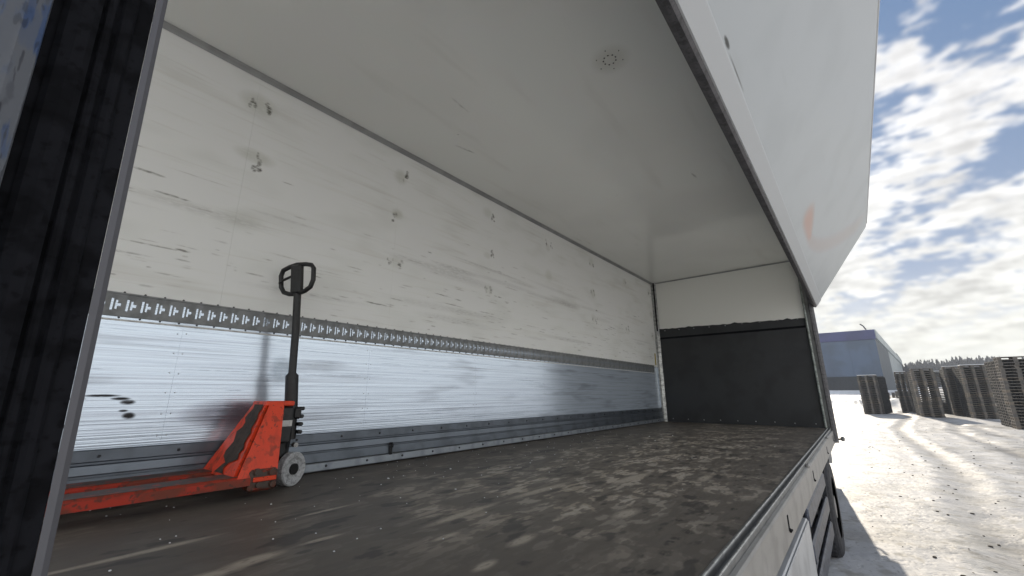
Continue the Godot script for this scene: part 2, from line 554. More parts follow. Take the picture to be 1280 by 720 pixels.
	for k in 40:
		mark(im, dx.call(rng.randf_range(-8.0, 0.0)), dy.call(rng.randf_range(0.1, 1.4)), rng.randf_range(3, 40), rng.randf_range(0.8, 8.0), Color(0.60, 0.61, 0.62), rng.randf_range(0.1, 0.3), 0.2)
	M.leaf = std(Color.WHITE, 0.34)
	M.leaf.albedo_texture = tex(im)
	# -- ceiling: glossy white laminate gone grey
	W = 1024
	H = 320
	im = paint(W, H, Color(0.905, 0.91, 0.895), [[field(W, H, 111, 0.005, 3), 0.3, 0.85, Color(0.885, 0.89, 0.875), 0.8], [field(W, H, 112, 0.02, 4, 6, 1), 0.72, 0.95, Color(0.84, 0.84, 0.82), 0.35]])
	var cx := func(z: float) -> float: return (0.6 - z) / 8.8 * W
	var cz := func(x: float) -> float: return (x + 2.5) / 2.5 * H
	for k in 8: mark(im, cx.call(rng.randf_range(-7.8, 0.0)), cz.call(rng.randf_range(-2.4, -0.15)), rng.randf_range(3, 26), rng.randf_range(0.7, 2.0), Color(0.45, 0.45, 0.43), rng.randf_range(0.15, 0.6), 0.4, rng.randf_range(-0.3, 0.3))
	mark(im, cx.call(-2.18), cz.call(-0.511), 16, 18, Color(0.74, 0.74, 0.70), 0.4, 0.1)
	M.ceiling = std(Color.WHITE, 0.12)
	M.ceiling.albedo_texture = tex(im)
	M.ceiling.metallic_specular = 0.5
	M.end_white = std(Color(0.80, 0.805, 0.76), 0.4)
	M.end_dark = worn(Color(0.026, 0.028, 0.031), 0.62, 0.0, soft, 0.6)
	M.white_shell = worn(Color(0.52, 0.53, 0.54), 0.35, 0.0, soft, 0.4)
	M.rail = worn(Color(0.25, 0.26, 0.265), 0.55, 0.4, soft, 3.0)
	M.bolt = std(Color(0.05, 0.05, 0.055), 0.5, 0.6)
	M.kick = worn(Color(0.17, 0.195, 0.23), 0.34, 0.75, soft, 1.1)
	M.kick_lip = worn(Color(0.30, 0.33, 0.37), 0.4, 0.6, soft, 1.7)
	M.trim = worn(Color(0.36, 0.37, 0.37), 0.45, 0.35, soft, 1.0)
	M.alu = worn(Color(0.50, 0.51, 0.50), 0.38, 0.7, grime, 1.6)
	M.alu_dark = worn(Color(0.20, 0.205, 0.205), 0.42, 0.6, soft, 2.2)
	M.locker = worn(Color(0.42, 0.43, 0.44), 0.35, 0.0, soft, 0.8)
	M.sill_face = worn(Color(0.27, 0.265, 0.255), 0.38, 0.35, soft, 1.3)
	M.rubber = worn(Color(0.010, 0.0105, 0.013), 0.75, 0.0, grime, 4.0)
	M.rubber.metallic_specular = 0.18
	M.gasket = worn(Color(0.09, 0.088, 0.095), 0.6, 0.0, grime, 3.0)
	M.tyre = worn(Color(0.04, 0.04, 0.045), 0.8, 0.0, grime, 3.0)
	M.chassis = worn(Color(0.035, 0.037, 0.042), 0.6, 0.2, grime, 1.0)
	M.rail_blue = worn(Color(0.085, 0.095, 0.125), 0.38, 0.6, grime, 2.0)
	M.glass = std(Color(0.02, 0.025, 0.03), 0.06)
	M.amber = std(Color(0.55, 0.22, 0.03), 0.3)
	# blue scuffed grey of the rear body corner
	var scuff := paint(512, 512, Color(0.60, 0.62, 0.645), [[field(512, 512, 81, 0.012, 4, 1, 4), 0.45, 0.8, Color(0.50, 0.53, 0.58), 0.8], [field(512, 512, 82, 0.03, 4, 1, 4), 0.64, 0.76, Color(0.30, 0.45, 0.72), 0.6], [field(512, 512, 83, 0.06, 3, 1, 4), 0.72, 0.8, Color(0.22, 0.23, 0.27), 0.7]])
	M.corner = tri_tex(std(Color(0.50, 0.50, 0.52), 0.45), tex(scuff), 3.2)
	# pallet jack
	var chips := paint(512, 512, Color(0.90, 0.275, 0.13), [[seamless(512, 91, 0.008, 5), 0.56, 0.78, Color(0.42, 0.19, 0.12), 0.8], [seamless(512, 92, 0.02, 5), 0.70, 0.80, Color(0.22, 0.17, 0.15), 0.8], [seamless(512, 93, 0.008, 3), 0.3, 0.8, Color(0.84, 0.25, 0.12), 0.6]])
	M.orange = tri_tex(std(Color.WHITE, 0.45), tex(chips), 2.6)
	var dirty := paint(512, 512, Color(0.34, 0.20, 0.15), [[seamless(512, 94, 0.012, 4), 0.20, 0.50, Color(0.30, 0.26, 0.235), 0.95], [seamless(512, 95, 0.014, 4), 0.60, 0.72, Color(0.62, 0.19, 0.10), 0.8]])
	M.fork_top = tri_tex(std(Color.WHITE, 0.5), tex(dirty), 1.7)
	M.fork_side = tri_tex(std(Color.WHITE, 0.5), tex(paint(512, 512, Color(0.70, 0.19, 0.10), [[seamless(512, 96, 0.008, 4), 0.30, 0.70, Color(0.40, 0.22, 0.16), 0.75], [seamless(512, 97, 0.03, 4), 0.66, 0.8, Color(0.24, 0.19, 0.17), 0.6]])), 1.3)
	M.brown = worn(Color(0.060, 0.042, 0.032), 0.7, 0.0, grime, 3.0)
	M.black = worn(Color(0.014, 0.0145, 0.016), 0.45, 0.0, grime, 5.0)
	M.wheel_grey = worn(Color(0.50, 0.51, 0.52), 0.5, 0.0, grime, 7.0)
	M.steel = worn(Color(0.35, 0.35, 0.35), 0.4, 0.8, grime, 6.0)
	M.label = worn(Color(0.62, 0.62, 0.60), 0.5, 0.0, soft, 5.0)
	# yard
	var sn := paint(1024, 1024, Color(0.885, 0.89, 0.90), [[seamless(1024, 101, 0.006, 5), 0.42, 0.85, Color(0.80, 0.797, 0.79), 0.8], [seamless(1024, 102, 0.02, 4), 0.62, 0.86, Color(0.70, 0.69, 0.665), 0.7], [seamless(1024, 103, 0.10, 3), 0.72, 0.86, Color(0.60, 0.585, 0.56), 0.55]])
	M.snow = tri_tex(std(Color.WHITE, 0.52), tex(sn), 0.14)
	M.snow.metallic_specular = 0.09
	var bump := paint(1024, 1024, lum(0.5), [[seamless(1024, 104, 0.012, 6), 0.2, 0.85, lum(1.0), 0.8], [seamless(1024, 105, 0.06, 4), 0.5, 0.9, lum(0.1), 0.3]])
	M.snow.vertex_color_use_as_albedo = true
	M.snow.heightmap_enabled = true
	M.snow.heightmap_texture = tex(bump)
	M.snow.heightmap_scale = 2.6
	M.snow_cap = std(Color(0.80, 0.81, 0.83), 0.7)
	M.chip = std(Color(0.06, 0.05, 0.04), 0.9)
	M.crumb = std(Color(0.72, 0.73, 0.75), 0.6)
	# wood
	M.wood = []
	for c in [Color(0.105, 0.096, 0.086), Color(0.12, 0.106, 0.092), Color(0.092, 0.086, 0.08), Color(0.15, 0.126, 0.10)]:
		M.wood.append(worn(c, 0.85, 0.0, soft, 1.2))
	M.wood_shaded = worn(Color(0.03, 0.029, 0.029), 0.9, 0.0, soft, 0.6)  # darker copy of the wood, so the slits between boards look shaded
	# warehouse
	M.clad = worn(Color(0.055, 0.09, 0.15), 0.5, 0.0, soft, 0.05)
	M.fascia = worn(Color(0.03, 0.034, 0.13), 0.5, 0.0, soft, 0.05)
	M.plinth = worn(Color(0.012, 0.014, 0.018), 0.8, 0.0, grime, 0.3)
	M.side_dark = worn(Color(0.03, 0.045, 0.06), 0.6, 0.0, soft, 0.05)
	M.side_pale = worn(Color(0.30, 0.34, 0.35), 0.5, 0.0, soft, 0.05)
	M.roof_snow = std(Color(0.75, 0.77, 0.8), 0.7)
	M.conifer = std(Color(0.085, 0.072, 0.058), 0.9)
	M.trunk = std(Color(0.06, 0.045, 0.035), 0.9)


# ---------------------------------------------------------------- setting
func yard() -> void:
	var xs := []
	var x := -1.0
	while x < 15.0:
		xs.append(x)
		x += 0.12 if x < 4.0 else 0.22
	var step := 0.4
	while x < 900.0:
		xs.append(x)
		step *= 1.16
		x += step
	x = -1.0
	step = 0.3
	while x > -900.0:
		step *= 1.22
		x -= step
		xs.push_front(x)
	var zs := []
	var d := -3.0
	while d < 60.0:
		zs.append(d)
		d += 0.14 if d > 3.0 and d < 14.0 else 0.3
	step = 0.4
	while d < 1200.0:
		zs.append(d)
		step *= 1.05
		d += step
	d = -3.0
	step = 0.4
	while d > -600.0:
		step *= 1.25
		d -= step
		zs.push_front(d)
	var nx := xs.size()
	var pos := PackedVector3Array()
	var nor := PackedVector3Array()
	var tone := PackedColorArray()
	var idx := PackedInt32Array()
	for dz in zs:
		for xx in xs:
			var z: float = -dz
			var y := ground_y(xx, z)
			pos.append(Vector3(xx, y, z))
			tone.append(track_dirt(xx, z))
			var e := 0.08
			nor.append(Vector3(y - ground_y(xx + e, z), e, y - ground_y(xx, z + e)).normalized())
	for j in zs.size() - 1:
		for i in nx - 1:
			var a := j * nx + i
			idx.append_array([a, a + nx, a + 1, a + 1, a + nx, a + nx + 1])
	var arr := []
	arr.resize(Mesh.ARRAY_MAX)
	arr[Mesh.ARRAY_VERTEX] = pos
	arr[Mesh.ARRAY_NORMAL] = nor
	arr[Mesh.ARRAY_COLOR] = tone
	arr[Mesh.ARRAY_INDEX] = idx
	var me := ArrayMesh.new()
	me.add_surface_from_arrays(Mesh.PRIMITIVE_TRIANGLES, arr)
	tag(obj("snow_ground", me, M.snow), "packed snow of the yard, rutted by wheels and rising towards the warehouse", "snow", "", "structure")


# ---------------------------------------------------------------- the truck
func truck() -> void:
	var t := thing("cargo_truck", "white cargo truck with its long side open and its door leaf folded up", "truck", Vector3.ZERO)
	var st := mb()
	# left wall: outer shell and the lining on it
	span(st, Vector3(-2.60, 1.02, BACK), Vector3(-2.5, 4.02, -8.28), 0.01)
	var wall := obj("left_wall", st, M.white_shell, t)
	var z0 := BACK - 0.02
	for k in range(-3, 8):
		var z1: float = maxf(-0.75 - 1.187 * k if k < 7 else FRONT, FRONT)
		st = mb()
		uvs(Vector4(0, 0, -1 / 8.8, 0.6 / 8.8), Vector4(0, -1 / 1.72, 0, 3.9 / 1.72))
		box(st, Vector3(WALL - 0.008, (2.205 + CEIL) * 0.5, (z0 + z1) * 0.5), Vector3(0.016, CEIL - 2.205, z0 - z1 - 0.0006), 0.0004)
		obj("wall_panel", st, M.wall_upper, wall)
		z0 = z1
	z0 = BACK - 0.02
	for k in range(-3, 8):
		var z1: float = maxf(-0.597 - 1.187 * k, FRONT) if k < 7 else FRONT
		st = mb()
		uvs(Vector4(0, 0, -1 / 8.8, 0.6 / 8.8), Vector4(0, -1 / 0.70, 0, 2.12 / 0.70))
		box(st, Vector3(WALL - 0.008, (1.43 + 2.20) * 0.5, (z0 + z1) * 0.5), Vector3(0.018, 2.20 - 1.43, z0 - z1 - 0.0003), 0.0002)
		obj("lower_panel", st, M.wall_lower, wall)
		z0 = z1
	uvs(Vector4.ZERO, Vector4.ZERO)
	st = mb()      # rivets, in pairs up each joint of the lower lining
	for k in 7:
		for j in 6:
			for s in [-0.02, 0.02]:
				var p := Vector3(WALL + 0.001, 1.50 + 0.108 * j + rng.randf_range(-0.004, 0.004), -0.597 - 1.187 * k + s)
				cyl(st, p, p + Vector3(0.0025, 0, 0), 0.0036, 0.002, 6)
	tag(obj("rivets", st, M.trim, wall), "", "", "", "stuff")
	# cargo rail with its punched slots
	st = mb()
	var ry0 := 2.109
	var ry1 := 2.217
	var rx0 := WALL + 0.0022
	var cells := int((0.48 - FRONT - 0.3) / 0.0602)
	for k in cells:
		var zc := 0.45 - 0.0602 * k
		var xr := [0.0, 0.007, 0.017, 0.0245, 0.0335, 0.047, 0.0602]
		var holes := [[], [0.022, 0.084], [], [0.030, 0.077], [0.046, 0.061], []]
		for c in 6:
			var za: float = zc - xr[c]
			var zb: float = zc - xr[c + 1]
			var parts := [[0.0, ry1 - ry0]] if holes[c].is_empty() else [[0.0, holes[c][0]], [holes[c][1], ry1 - ry0]]
			for p in parts:
				quad(st, Vector3(rx0 + 0.0015, ry0 + p[0], za), Vector3(rx0 + 0.0015, ry0 + p[0], zb), Vector3(rx0 + 0.0015, ry0 + p[1], zb), Vector3(rx0 + 0.0015, ry0 + p[1], za), Vector3.RIGHT)
				quad(st, Vector3(rx0, ry0 + p[0], za), Vector3(rx0, ry0 + p[0], zb), Vector3(rx0, ry0 + p[1], zb), Vector3(rx0, ry0 + p[1], za), Vector3.LEFT)
			if not holes[c].is_empty():
				for yy in holes[c]:
					quad(st, Vector3(rx0, ry0 + yy, za), Vector3(rx0, ry0 + yy, zb), Vector3(rx0 + 0.0015, ry0 + yy, zb), Vector3(rx0 + 0.0015, ry0 + yy, za), Vector3.UP)
	var zend := 0.45 - 0.0602 * cells
	span(st, Vector3(rx0 - 0.004, ry1 + 0.0005, 0.45), Vector3(rx0 + 0.005, ry1 + 0.010, zend), 0.001)
	span(st, Vector3(rx0 - 0.004, ry0 - 0.008, 0.45), Vector3(rx0 + 0.005, ry0 - 0.0005, zend), 0.001)
	var rail := obj("cargo_rail", st, M.rail, wall)
	rail.set_meta("label", "long grey cargo rail punched with rows of slots")
	st = mb()
	for k in int(cells * 0.72):
		for y in [ry1 + 0.013, ry0 - 0.013]:
			var p := Vector3(WALL + 0.001, y, 0.43 - 0.0836 * k)
			cyl(st, p, p + Vector3(0.006, 0, 0), 0.0055, 0.004, 6)
	tag(obj("bolts", st, M.bolt, wall), "", "", "", "stuff")
	st = mb()
	span(st, Vector3(WALL + 0.001, ry0 - 0.030, 0.45), Vector3(WALL + 0.004, ry0 - 0.0205, zend), 0.0008)
	obj("sealing_strip", st, M.label, wall)
	# kick plate along the foot of the wall
	st = mb()
	along_z(st, PackedVector2Array([Vector2(-2.4775, 1.452), Vector2(-2.468, 1.452), Vector2(-2.464, 1.446), Vector2(-2.464, 1.398), Vector2(-2.472, 1.392), Vector2(-2.472, 1.384), Vector2(-2.462, 1.378), Vector2(-2.459, 1.340), Vector2(-2.463, 1.334), Vector2(-2.463, 1.328), Vector2(-2.459, 1.322), Vector2(-2.457, 1.268), Vector2(-2.4775, 1.262)]), BACK - 0.02, FRONT + 0.004)
	obj("kick_plate", st, M.kick, wall)
	st = mb()
	along_z(st, PackedVector2Array([Vector2(-2.4775, 1.261), Vector2(-2.455, 1.262), Vector2(-2.450, 1.257), Vector2(-2.447, 1.214), Vector2(-2.452, 1.208), Vector2(-2.4775, 1.204)]), BACK - 0.02, FRONT + 0.004)
	obj("kick_lip", st, M.kick_lip, wall)
	st = mb()
	for k in 27:
		var z := 0.35 - 0.31 * k
		cyl(st, Vector3(-2.449, 1.238, z), Vector3(-2.442, 1.238, z), 0.009, 0.006, 7)
		cyl(st, Vector3(-2.464, 1.42, z - 0.1), Vector3(-2.457, 1.42, z - 0.1), 0.008, 0.006, 7)
	tag(obj("kick_plate_bolts", st, M.bolt, wall), "", "", "", "stuff")
	st = mb()      # small tie-down hook on the kick plate
	box(st, Vector3(-2.452, 1.30, -2.02), Vector3(0.012, 0.09, 0.028), 0.003)
	tube(st, PackedVector3Array([Vector3(-2.45, 1.335, -2.02), Vector3(-2.432, 1.342, -2.02), Vector3(-2.424, 1.33, -2.02), Vector3(-2.428, 1.312, -2.02)]), 0.006, 6)
	obj("tie_down_hook", st, M.chassis, wall)
	# trim between wall and ceiling
	st = mb()
	along_z(st, PackedVector2Array([Vector2(-2.4795, 3.889), Vector2(-2.4795, 3.858), Vector2(-2.473, 3.856), Vector2(-2.462, 3.868), Vector2(-2.448, 3.880), Vector2(-2.446, 3.889)]), BACK - 0.02, FRONT + 0.004)
	obj("corner_trim", st, M.trim, wall)
	# floor
	st = mb()
	uvs(Vector4(0, 0, -1 / 8.8, 0.6 / 8.8), Vector4(1 / 2.54, 0, 0, 2.5 / 2.54))
	span(st, Vector3(-2.5, 1.14, BACK), Vector3(-0.012, FLOOR, -8.1), 0.002)
	var deck := obj("floor_deck", st, M.floor, t)
	uvs(Vector4.ZERO, Vector4.ZERO)
	deck.set_meta("label", "dark plywood cargo floor worn through in pale patches")
	# ceiling and roof
	st = mb()
	uvs(Vector4(0, 0, -1 / 8.8, 0.6 / 8.8), Vector4(1 / 2.5, 0, 0, 1.0))
	span(st, Vector3(-2.5, CEIL, BACK), Vector3(-0.10, CEIL + 0.03, -8.1), 0.001)
	var ceiling := obj("ceiling", st, M.ceiling, t)
	uvs(Vector4.ZERO, Vector4.ZERO)
	st = mb()
	span(st, Vector3(-2.60, CEIL + 0.0305, BACK), Vector3(0.0, 4.02, -8.28), 0.02)
	obj("roof", st, M.white_shell, t)
	for q in 15:
		var a := TAU * q / 9.0 if q < 9 else TAU * q / 6.0 + 0.4
		var rr := 0.042 if q < 9 else 0.088
		var p := Vector3(-0.511 + rr * cos(a), CEIL, -2.182 + rr * sin(a))
		st = mb()
		cyl(st, p, p - Vector3(0, 0.003, 0), 0.0062 if q < 9 else 0.0045, 0.003, 6)
		obj("rivet", st, M.bolt, ceiling)
	st = mb()
	for q in [[-1.40, -3.9], [-1.33, -4.02], [-1.46, -4.05], [-1.36, -4.2], [-0.95, -5.6], [-0.88, -5.75], [-1.9, -2.1]]:
		var p := Vector3(q[0], CEIL, q[1])
		cyl(st, p, p - Vector3(0, 0.002, 0), 0.006, 0.004, 6)
	tag(obj("rivets", st, M.trim, ceiling), "", "", "", "stuff")
	st = mb()      # roof rail along the open side
	along_z(st, PackedVector2Array([Vector2(-0.0995, 3.919), Vector2(-0.0995, 3.872), Vector2(-0.085, 3.862), Vector2(-0.030, 3.858), Vector2(-0.022, 3.846), Vector2(0.0, 3.846), Vector2(0.0, 3.919)]), BACK, -8.28)
	obj("roof_rail", st, M.alu_dark, t)
	st = mb()
	span(st, Vector3(0.0006, 3.848, BACK), Vector3(0.016, 3.90, -8.28), 0.003)
	obj("door_seal", st, M.gasket, t)
	# end wall
	st = mb()
	span(st, Vector3(-2.498, 1.0, -8.1005), Vector3(-0.01, CEIL + 0.028, -8.28), 0.005)
	var ew := obj("end_wall", st, M.white_shell, t)
	st = mb()
	span(st, Vector3(WALL + 0.0005, 2.90, -8.072), Vector3(-0.035, CEIL - 0.0005, -8.10), 0.001)
	obj("upper_lining", st, M.end_white, ew)
	st = mb()      # ragged-topped dark lining sheet
	var pl := PackedVector2Array([Vector2(WALL + 0.02, 1.202)])
	pl.append(Vector2(-0.036, 1.202))
	for k in 41:
		var u := k / 40.0
		pl.append(Vector2(lerpf(-0.036, WALL + 0.02, u), lerpf(2.895, 2.945, u) + rng.randf_range(-0.007, 0.007) + (0.018 if k % 13 == 4 else 0.0)))
	prism(st, pl, Vector3(0, 0, -8.071), Vector3.RIGHT, Vector3.UP, Vector3(0, 0, 0.008))
	obj("dark_lining", st, M.end_dark, ew).set_meta("label", "black scuffed lining sheet on the end wall")
	st = mb()
	span(st, Vector3(WALL + 0.05, 2.74, -8.0625), Vector3(-0.05, 2.775, -8.056), 0.002)
	obj("batten", st, M.rubber, ew)
	for k in 9:
		for y in [2.90, 1.26]:
			st = mb()
			var p := Vector3(-2.30 + 0.27 * k, y + rng.randf_range(-0.006, 0.006), -8.063)
			cyl(st, p, p + Vector3(0, 0, 0.006), 0.010, 0.007, 7)
			obj("fixing_bolt", st, M.trim, ew)
	st = mb()      # corner post between side wall and end wall
	along_y(st, PackedVector2Array([Vector2(WALL + 0.001, -8.068), Vector2(WALL + 0.001, -7.99), Vector2(WALL + 0.013, -7.985), Vector2(WALL + 0.03, -8.02), Vector2(WALL + 0.075, -8.045), Vector2(WALL + 0.078, -8.062)]), 1.205, CEIL - 0.002)
	obj("corner_post", st, M.alu, ew)
	st = mb()
	span(st, Vector3(WALL + 0.030, 2.9, -8.044), Vector3(WALL + 0.058, CEIL - 0.003, -8.02), 0.004)
	obj("corner_seal", st, M.rubber, ew)
	st = mb()
	span(st, Vector3(WALL + 0.001, 2.24, -7.93), Vector3(WALL + 0.004, 2.46, -7.87), 0.001)
	obj("yellow_tape", st, std(Color(0.45, 0.36, 0.10), 0.6), ew)
	st = mb()      # top bead between end wall and ceiling
	span(st, Vector3(WALL + 0.06, CEIL - 0.022, -8.071), Vector3(-0.10, CEIL - 0.0008, -8.055), 0.004)
	obj("top_bead", st, M.trim, ew)
	# post at the front of the opening
	st = mb()
	along_y(st, PackedVector2Array([Vector2(-0.034, -8.10), Vector2(-0.034, -8.04), Vector2(-0.022, -8.03), Vector2(-0.006, -8.03), Vector2(-0.006, -8.06), Vector2(0.010, -8.06), Vector2(0.010, -8.035), Vector2(0.034, -8.03), Vector2(0.085, -8.08), Vector2(0.085, -8.28), Vector2(-0.034, -8.28)]), 1.20, 3.845)
	var fp := obj("front_post", st, M.alu_dark, t)
	st = mb()
	along_y(st, PackedVector2Array([Vector2(-0.0345, -8.035), Vector2(-0.0345, -8.015), Vector2(-0.021, -8.008), Vector2(-0.008, -8.015), Vector2(-0.008, -8.0295), Vector2(-0.020, -8.0285)]), 1.21, 3.84)
	obj("post_strip", st, worn(Color(0.30, 0.33, 0.31), 0.4, 0.5, M.grime, 2.0), fp)
	st = mb()
	along_y(st, PackedVector2Array([Vector2(0.0345, -8.0295), Vector2(0.045, -8.01), Vector2(0.075, -8.02), Vector2(0.10, -8.075), Vector2(0.086, -8.079)]), 1.0, 3.84)
	obj("post_seal", st, M.gasket, fp)
	st = mb()      # guide arm of the folding door at the head of the post
	prism(st, PackedVector2Array([Vector2(-0.10, 3.85), Vector2(0.085, 3.84), Vector2(0.085, 3.20), Vector2(0.04, 3.42), Vector2(-0.02, 3.70)]), Vector3(0, 0, -8.0), Vector3.RIGHT, Vector3.UP, Vector3(0, 0, 0.012))
	obj("guide_arm", st, M.chassis, fp)
	# side sill: lip, channel and face, with latches
	st = mb()
	along_z(st, PackedVector2Array([Vector2(-0.0115, 1.12), Vector2(-0.0115, 1.206), Vector2(0.0, 1.209), Vector2(0.006, 1.206), Vector2(0.007, 1.186), Vector2(0.020, 1.186), Vector2(0.021, 1.197), Vector2(0.027, 1.199), Vector2(0.031, 1.194), Vector2(0.032, 1.168), Vector2(0.032, 1.12)]), BACK, -8.30)
	var sill := obj("side_sill", st, M.alu_dark, t)
	st = mb()
	along_z(st, PackedVector2Array([Vector2(0.0325, 1.176), Vector2(0.046, 1.172), Vector2(0.052, 1.164), Vector2(0.052, 1.0), Vector2(0.046, 0.985), Vector2(0.0, 0.985), Vector2(0.0, 1.1195), Vector2(0.0325, 1.1195)]), BACK, -8.30)
	obj("sill_face", st, M.sill_face, sill)
	st = mb()      # bright worn edges of the two lips
	tube(st, PackedVector3Array([Vector3(0.0005, 1.2085, 0.5), Vector3(0.0005, 1.2085, -8.29)]), 0.0042, 6)
	tube(st, PackedVector3Array([Vector3(0.0265, 1.198, 0.5), Vector3(0.0265, 1.198, -8.29)]), 0.0036, 6)
	obj("worn_edge", st, M.alu, sill)
	for z in [-2.63, -4.2, -6.15, -7.75, -1.0]:
		st = mb()
		box(st, Vector3(0.0530, 1.085, z), Vector3(0.004, 0.07, 0.022), 0.001)
		tube(st, PackedVector3Array([Vector3(0.054, 1.06, z), Vector3(0.057, 1.045, z - 0.004), Vector3(0.057, 1.042, z - 0.05)]), 0.0055, 6)
		obj("latch", st, M.rubber, sill)
	for z in [-4.0, -6.6]:
		st = mb()
		box(st, Vector3(0.045, 1.178, z), Vector3(0.03, 0.03, 0.09), 0.010)
		obj("hinge_knuckle", st, M.sill_face, sill)
	# folded door: lower leaf leans out, upper leaf lies back from the fold to the roof
	var la := Vector3(0.14, 3.08, 0)
	var dir := Vector3(0.81, 1.17, 0).normalized()
	var nrm := Vector3(dir.y, -dir.x, 0)
	st = mb()
	var s := -1.0 / 1.423
	uvs(Vector4(0, 0, -1 / 8.9, 0.6 / 8.9), Vector4(dir.x / 1.423, dir.y / 1.423, 0, s * la.dot(dir) * -1.0 * -1.0))
	var mid := la + dir * 0.7115 - nrm * 0.021
	box(st, mid + Vector3(0, 0, (0.4 - 8.15) * 0.5), Vector3(1.423, 0.042, 8.55), 0.004, Basis(dir, -nrm, dir.cross(-nrm)))
	var leaf := obj("lower_door_leaf", st, M.leaf, t)
	leaf.set_meta("label", "white outer face of the raised door leaf with a worn orange swoosh")
	uvs(Vector4.ZERO, Vector4.ZERO)
	st = mb()      # bevelled edge moulding
	prism(st, PackedVector2Array([Vector2(0.0, 0.0006), Vector2(0.004, 0.007), Vector2(0.118, 0.007), Vector2(0.132, 0.0006)]), la + Vector3(0, 0, 0.4), dir, nrm, Vector3(0, 0, -8.55))
	obj("edge_moulding", st, std(Color(0.44, 0.455, 0.47), 0.6), leaf)
	st = mb()
	prism(st, PackedVector2Array([Vector2(-0.004, 0.004), Vector2(-0.022, 0.0), Vector2(-0.030, -0.018), Vector2(-0.030, -0.046), Vector2(-0.010, -0.058), Vector2(-0.0005, -0.043)]), la + Vector3(0, 0, 0.4), dir, nrm, Vector3(0, 0, -8.55))
	obj("rubber_seal", st, M.gasket, leaf)
	st = mb()
	var ua := Vector3(0.965, 4.30, 0)
	var ub := Vector3(0.03, 4.03, 0)
	var ud := (ub - ua).normalized()
	var un := Vector3(-ud.y, ud.x, 0)
	box(st, (ua + ub) * 0.5 + Vector3(0, 0.02, (0.4 - 8.15) * 0.5), Vector3((ub - ua).length(), 0.042, 8.55), 0.004, Basis(ud, un, ud.cross(un)))
	obj("upper_door_leaf", st, M.white_shell, t)
	# rear post of the opening, right beside the camera
	st = mb()
	along_y(st, PackedVector2Array([Vector2(-0.12, 0.0), Vector2(-0.0555, -0.0338), Vector2(-0.0495, -0.0332), Vector2(-0.050, 0.0), Vector2(-0.045, 0.03), Vector2(-0.12, 0.06)]), 1.2, 3.845)
	var post := obj("rear_post", st, M.rubber, t)
	post.set_meta("label", "black rubber-lined door post at the near end of the opening")
	st = mb()      # pale edge strip that faces the opening
	along_y(st, PackedVector2Array([Vector2(-0.0555, -0.0342), Vector2(-0.060, -0.0404), Vector2(-0.053, -0.0416), Vector2(-0.0490, -0.0380), Vector2(-0.0490, -0.0335)]), 1.2, 3.845)
	obj("edge_strip", st, std(Color(0.10, 0.10, 0.112), 0.55, 0.2), post)
	for q in [[-0.0480, -0.0175, 0.0035, 0.0052], [-0.0478, -0.0065, 0.003, 0.0035], [-0.0445, 0.010, 0.005, 0.011]]:
		st = mb()
		var rib := PackedVector2Array()
		for k in 9:
			var a := TAU * k / 9.0
			rib.append(Vector2(q[0] + q[2] * cos(a), q[1] + q[3] * sin(a)))
		along_y(st, rib, 1.2, 3.845)
		obj("rubber_rib", st, M.rubber, post)
	st = mb()      # grey body corner behind the post, scraped blue
	along_y(st, PackedVector2Array([Vector2(-0.12, 0.0605), Vector2(-0.0445, 0.0305), Vector2(-0.040, 0.0262), Vector2(-0.031, 0.0265), Vector2(-0.012, 0.036), Vector2(0.02, 0.06), Vector2(0.045, 0.09), Vector2(0.045, 0.16), Vector2(-0.12, 0.16)]), 0.95, 4.02)
	obj("body_corner", st, M.corner, t).set_meta("label", "grey body corner scraped with blue paint")
	var lean := Transform3D(Basis(Vector3.RIGHT, 0.031), Vector3.ZERO)
	var pivot := Vector3(0, 1.8, -0.04)
	for part in [post, t.get_node("body_corner")]: part.transform = Transform3D(Basis.IDENTITY, pivot) * lean * Transform3D(Basis.IDENTITY, -pivot)
	st = mb()
	for q in [[-2.598, 0.98, -2.50, 4.018], [-0.07, 0.98, 0.048, 4.018], [-2.4995, 3.90, -0.0705, 4.018], [-2.4995, 0.98, -0.0705, 1.19]]:
		span(st, Vector3(q[0], q[1], BACK + 0.0005), Vector3(q[2], q[3], BACK + 0.05), 0.006)
	obj("rear_frame", st, M.white_shell, t)
	# under the body
	st = mb()
	for x in [-1.75, -0.95]:
		span(st, Vector3(x - 0.04, 0.72, BACK - 0.1), Vector3(x + 0.04, 1.02, -11.0), 0.006)
	for k in 18:
		var z := 4.4 - 0.72 * k
		span(st, Vector3(-2.45, 1.0205, z), Vector3(-0.02, 1.139, z - 0.06), 0.004)
	obj("chassis_frame", st, M.chassis, t)
	for q in [[-1.35, -0.22], [-6.1, -0.10], [-10.1, -0.36]]:
		for side in [q[1], -2.30]:
			wheel(t, Vector3(side, 0.50, q[0]))
	for q in [-1.35, -6.1]:
		st = mb()
		cyl(st, Vector3(-2.2, 0.5, q), Vector3(-0.3, 0.5, q), 0.07, 0.07, 10)
		obj("axle", st, M.chassis, t)
	# pale side box below the sill near the camera
	st = mb()
	span(st, Vector3(-0.45, 0.38, -1.2), Vector3(0.040, 0.925, -3.50), 0.006)
	var sb := obj("side_locker", st, M.white_shell, t)
	st = mb()
	span(st, Vector3(0.0405, 0.40, -1.23), Vector3(0.050, 0.918, -3.47), 0.004)
	obj("locker_door", st, M.locker, sb)
	st = mb()
	box(st, Vector3(0.053, 0.62, -2.95), Vector3(0.006, 0.07, 0.03), 0.002)
	obj("locker_latch", st, M.rubber, sb)
	# underrun guard: three rails on stanchions
	for y in [0.88, 0.66, 0.44]:
		st = mb()
		span(st, Vector3(0.0, y - 0.065, -3.68), Vector3(0.034, y + 0.065, -5.40), 0.012)
		obj("guard_rail", st, M.rail_blue, t)
